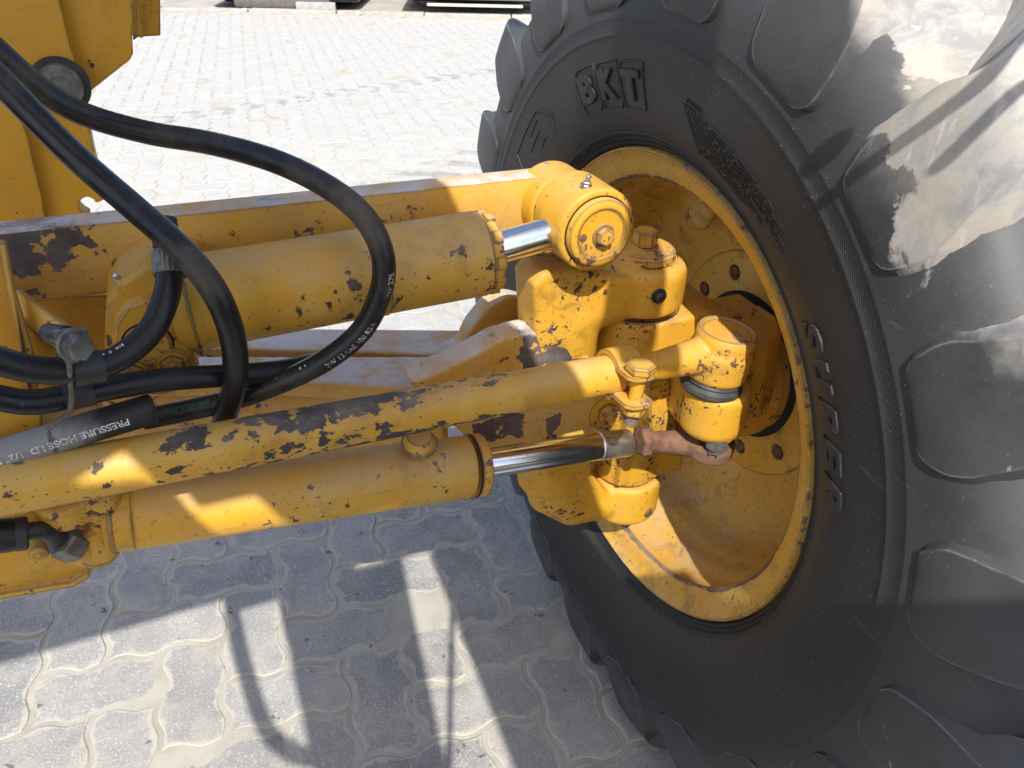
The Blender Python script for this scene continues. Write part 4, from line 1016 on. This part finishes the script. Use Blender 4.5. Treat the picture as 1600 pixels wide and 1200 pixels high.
# the wheel at the other end of the axle
lw = WC - Xv * 1.98
part('tyre', MB().lathe([(-.30, .345), (-.33, .40), (-.345, .48), (-.31, .57), (-.25, .63), (-.12, .655), (.0, .655), (.10, .63), (.16, .57), (.19, .48), (.18, .40), (.15, .345)], lw, Xv, 64), 'tyre', grader)
part('wheel_rim', MB().lathe([(-.30, .345), (-.28, .32), (-.20, .29), (-.15, .1), (.10, .1), (.12, .29), (.15, .345)], lw, Xv, 48), 'paint_rim', grader)
# the blade with its circle and the body behind it, standing behind the photographer
bl = MB(); pr = [(-1.55 - .10 * math.sin(t), .18 + .62 * (1 - math.cos(t)) / 2) for t in np.linspace(0, math.pi, 9)]
bl.prism([(-2.2, y, z) for y, z in pr] + [(-2.2, y - .03, z) for y, z in pr[::-1]], (3.9, 0, 0)); part('blade', bl, 'paint_hub', grader, .004, 1)
part('blade_circle', MB().lathe([(0, .62), (.05, .62), (.05, .50), (0, .50)], (-.3, -1.95, .86), Zv, 40), 'dark_steel', grader)
bd_ = MB(); bd_.box((-.3, -3.6, 1.0), (1.1, 2.2, .7)); bd_.box((-.4, -3.0, 1.95), (1.8, 1.6, 1.5)); part('cab', bd_, 'dark_steel', grader, .05, 2)
for sx in (-1, 1): part('rear_tyre', MB().lathe([(-.2, .45), (-.22, .6), (-.15, .68), (.15, .68), (.22, .6), (.2, .45)], (-.3 + sx * 1.0, -4.3, .68), Xv, 40), 'lug', grader)

# ------------------------------------------------------------------ hydraulic hoses
def hpath(ctrl, per=14): return spline([at(x, y, Y=Y) for x, y, Y in ctrl], per)
def hose_(ctrl, r, mat='hose', per=14):
    pts = hpath(ctrl, per); o = part('hydraulic_hose', MB().tube(pts, r, 24), mat, grader); return o, pts
h1c = [(-60, 30, .80), (0, 84, .80), (60, 136, .80), (130, 178, .80), (230, 207, .785), (330, 224, .755), (430, 252, .705), (512, 292, .660), (568, 338, .626), (597, 395, .610), (596, 452, .612), (566, 515, .617), (510, 562, .626),
       (440, 597, .640), (365, 624, .652), (290, 642, .660), (225, 655, .665)]
H1, P1 = hose_(h1c, .0109)
h2c = [(-60, 70, .735), (0, 126, .73), (60, 188, .72), (130, 256, .70), (210, 325, .665), (285, 392, .622), (338, 460, .600), (364, 530, .605), (367, 595, .618), (352, 650, .642), (335, 700, .665)]
H2, P2 = hose_(h2c, .0112)
h3c = [(262, 372, .668), (265, 398, .652), (266, 425, .640), (258, 470, .622), (233, 520, .606), (180, 562, .592), (110, 578, .582), (40, 575, .574), (-60, 545, .565)]
H3, P3 = hose_(h3c, .0108, 'hose_clean')
h4c = [(-60, 606, .600), (0, 622, .600), (60, 628, .602), (150, 610, .610), (250, 594, .620), (360, 586, .636), (440, 578, .652), (500, 566, .668)]
H4, P4 = hose_(h4c, .0106, 'hose_clean')
P5 = hpath([(-70, 735, .612), (0, 712, .612), (70, 690, .612), (140, 668, .612), (200, 650, .612), (240, 638, .612)])
sl_ = put('hose_sleeve', mesh_of(MB().tube(P5, [.0138] * (len(P5) - 2) + [.0137, .0128], 28)), 'sleeve', grader, org=(0, 0, 0))
# knurled ferrule of the clamped hose
fdir = nrmz(at(266, 428, Y=.640) - at(263, 392, Y=.655)); fb = at(264, 394, Y=.654)
mb = MB(); vs = []; fs = []; n = 48
_, fu, fv = frame(fdir)
for t, r in ((-.001, .0118), (.001, .0136), (.020, .0138), (.0215, .0126)):
    for k in range(n):
        a = 2 * math.pi * k / n; q = r * (1 + (.035 if k % 2 else 0)); vs.append(fb + fdir * t + (fu * math.cos(a) + fv * math.sin(a)) * q)
for i in range(3):
    for k in range(n): fs.append((i * n + k, i * n + (k + 1) % n, (i + 1) * n + (k + 1) % n, (i + 1) * n + k))
fs.append(tuple(range(n))[::-1]); fs.append(tuple(3 * n + k for k in range(n))); mb.add(vs, fs)
part('ferrule', mb, 'zinc', H3, angle=15)
mb = MB(); mb.hexa(fb - fdir * .016, fb - fdir * .001, .0130, ch=.0015); mb.cyl(fb - fdir * .03, fb - fdir * .014, .009, n=20); part('hose_nut', mb, 'dark_steel', H3, angle=25)
# bound end of the black hose at the lower left
mb = MB(); mb.tube(spline([at(-70, 842, Y=.600), at(-10, 838, Y=.602), at(20, 835, Y=.603), at(36, 832, Y=.604)], 6), [.0155] * 12 + [.0152, .015, .0145, .014, .0135, .0125, .0115], 22); part('hydraulic_hose', mb, 'hose_clean', grader)
mb = MB(); mb.lathe([(0, .012), (.001, .0156), (.009, .0156), (.011, .013)], at(22, 835, Y=.603), nrmz(at(36, 832, Y=.604) - at(0, 837, Y=.602)), 24); part('hose_collar', mb, 'hose_grey', grader)
# strap clamp with a hex bolt holding two hoses
def near(P, px, py):
    best = min(range(len(P)), key=lambda i: np.hypot(*(proj_(P[i])[:2] - np.array([px, py])))); return best
def proj_(p):
    q = CAMROT.T @ (np.array(p) - EYE); return np.array([800 + FPX * q[0] / q[2], 600 + FPX * q[1] / q[2], q[2]])
strap = MB(); strap.prism(pol([(82, 517), (137, 513), (138, 528), (124, 566), (104, 572), (92, 552)], Y=.566), (.0, .004, 0))
hc = part('hose_clamp', strap, 'zinc', grader, .001, 1)
i3 = near(P3, 136, 575); i4 = near(P4, 122, 617)
t3 = nrmz(P3[i3 + 1] - P3[i3 - 1]); t4 = nrmz(P4[i4 + 1] - P4[i4 - 1])
mb = MB(); mb.lathe([(-.011, .0118), (-.0108, .0132), (.0108, .0132), (.011, .0118)], P3[i3], t3, 36, caps=False); mb.lathe([(-.011, .0110), (-.0108, .0122), (.0108, .0122), (.011, .0110)], P4[i4], t4, 36, caps=False); part('strap', mb, 'hose_grey', hc)
mb = MB(); mb.tube(spline([at(108, 566, Y=.568), at(109, 585, Y=.572), at(112, 620, Y=.584), at(106, 645, Y=.592), at(78, 668, Y=.600)], 6), .0022, 8); part('strap_edge', mb, 'zinc', hc)
mb = MB(); bc_ = at(113, 538, Y=.562); bd = nrmz((.55, -.8, .05)); mb.cyl(bc_, bc_ + bd * .003, .0125, n=24, ch=.0006); mb.hexa(bc_ + bd * .002, bc_ + bd * .013, .0105, ch=.0014); mb.cyl(bc_ - bd * .03, bc_, .0065, n=16); part('hex_bolt', mb, 'zinc', hc, angle=25)
mb = MB(); mb.tube([at(76, 520, Y=.59), at(104, 524, Y=.57)], .0075, 16); part('stand_off', mb, 'dark_steel', hc)

def print_on(P, r, txt, size, p_from, p_to, voff, mat, parent, name='printed_text', lift=.00045, fit=True):
    """text laid round a hose from the point seen at pixel p_from to the one at p_to"""
    P = [np.array(p) for p in P]; S = np.concatenate([[0], np.cumsum([np.linalg.norm(P[i + 1] - P[i]) for i in range(len(P) - 1)])])
    i0, i1 = near(P, *p_from), near(P, *p_to); s0, s1 = S[i0], S[i1]; sg = 1 if s1 > s0 else -1; Lt = abs(s1 - s0)
    bm = text_mesh(txt, size, bold=.022); xs = [v.co.x for v in bm.verts]; x0, x1 = min(xs), max(xs); k = Lt / (x1 - x0) if fit else 1
    arr = np.array(P)
    def fn(v):
        s_ = s0 + sg * (v.x - x0) * k
        p = np.array([np.interp(s_, S, arr[:, j]) for j in range(3)]); a = np.array([np.interp(s_ + .004, S, arr[:, j]) for j in range(3)]); b = np.array([np.interp(s_ - .004, S, arr[:, j]) for j in range(3)])
        T = nrmz(a - b) * sg; nn_ = EYE - p; nn_ = nrmz(nn_ - T * (nn_ @ T)); up_ = np.cross(nn_, T)
        th = (v.y - size * .35 + voff) / r
        return Vector(p + (nn_ * math.cos(th) + up_ * math.sin(th)) * (r + lift))
    return put(name, warp(bm, fn), mat, parent, angle=180)
print_on(P5, .0138, 'PRESSURE HOSE I.D. 1/2" N', .0084, (205, 650), (-4, 714), .0050, 'ink', sl_)
print_on(P1, .0109, '2W 12-SAE 100 R2A', .0070, (512, 566), (588, 497), -.0055, 'ink_worn', H1)
print_on(P1, .0109, 'WP 275', .0070, (601, 458), (604, 418), -.0070, 'ink_worn', H1)
def dashes(P, r, p_from, p_to, voff, hgt, mat, parent, seed, dens=.7, lift=.0004):
    rg_ = random.Random(seed); arr = np.array(P); S = np.concatenate([[0], np.cumsum(np.linalg.norm(np.diff(arr, axis=0), axis=1))])
    s0, s1 = S[near(P, *p_from)], S[near(P, *p_to)]; mb = MB(); s_ = min(s0, s1)
    while s_ < max(s0, s1):
        wd = rg_.choice((.0012, .0018, .0026))
        if rg_.random() < dens:
            q4 = []; h_ = hgt * rg_.uniform(.4, 1.0)
            for ds, dv in ((0, 0), (wd, 0), (wd, h_), (0, h_)):
                x = s_ + ds; p = np.array([np.interp(x, S, arr[:, j]) for j in range(3)]); T = nrmz(np.array([np.interp(x + .004, S, arr[:, j]) - np.interp(x - .004, S, arr[:, j]) for j in range(3)]))
                nn_ = EYE - p; nn_ = nrmz(nn_ - T * (nn_ @ T)); up_ = np.cross(nn_, T); th = (voff + dv) / r
                q4.append(p + (nn_ * math.cos(th) + up_ * math.sin(th)) * (r + lift))
            mb.add(q4, [(0, 1, 2, 3)])
        s_ += wd + .001
    return put('worn_print', mesh_of(mb), mat, parent, kind='stuff')
dashes(P1, .0109, (160, 190), (345, 226), .0120, .0022, 'ink', H1, 3, .55)
dashes(P1, .0109, (372, 232), (470, 268), .0110, .0040, 'ink_green', H1, 5, .97)
dashes(P1, .0109, (352, 628), (495, 572), .0062 * -1, .003, 'ink_worn', H1, 6, .45)
dashes(P1, .0109, (245, 652), (330, 634), -.006, .0085, 'ink_green', H1, 8, .98)
dashes(P3, .0108, (205, 545), (150, 570), -.0085, .003, 'ink', H3, 9, .5)

# ------------------------------------------------------------------ never deeper than thing > part > sub-part
def depth(o):
    n = 0
    while o.parent is not None: o = o.parent; n += 1
    return n
for o in list(SC.objects):
    while depth(o) > 2:
        p_ = o.parent; o.location = o.location + p_.location; o.parent = p_.parent
for o in SC.objects:
    if o.name.split('.')[0] in ('rod_end', 'lock_nut'): o['label'] = 'rusty brown ' + o.name.split('.')[0].replace('_', ' ') + ' of the lower cylinder'
    if o.name == 'hose_sleeve': o['label'] = 'hose cover bleached grey at its outer end, printed in white'
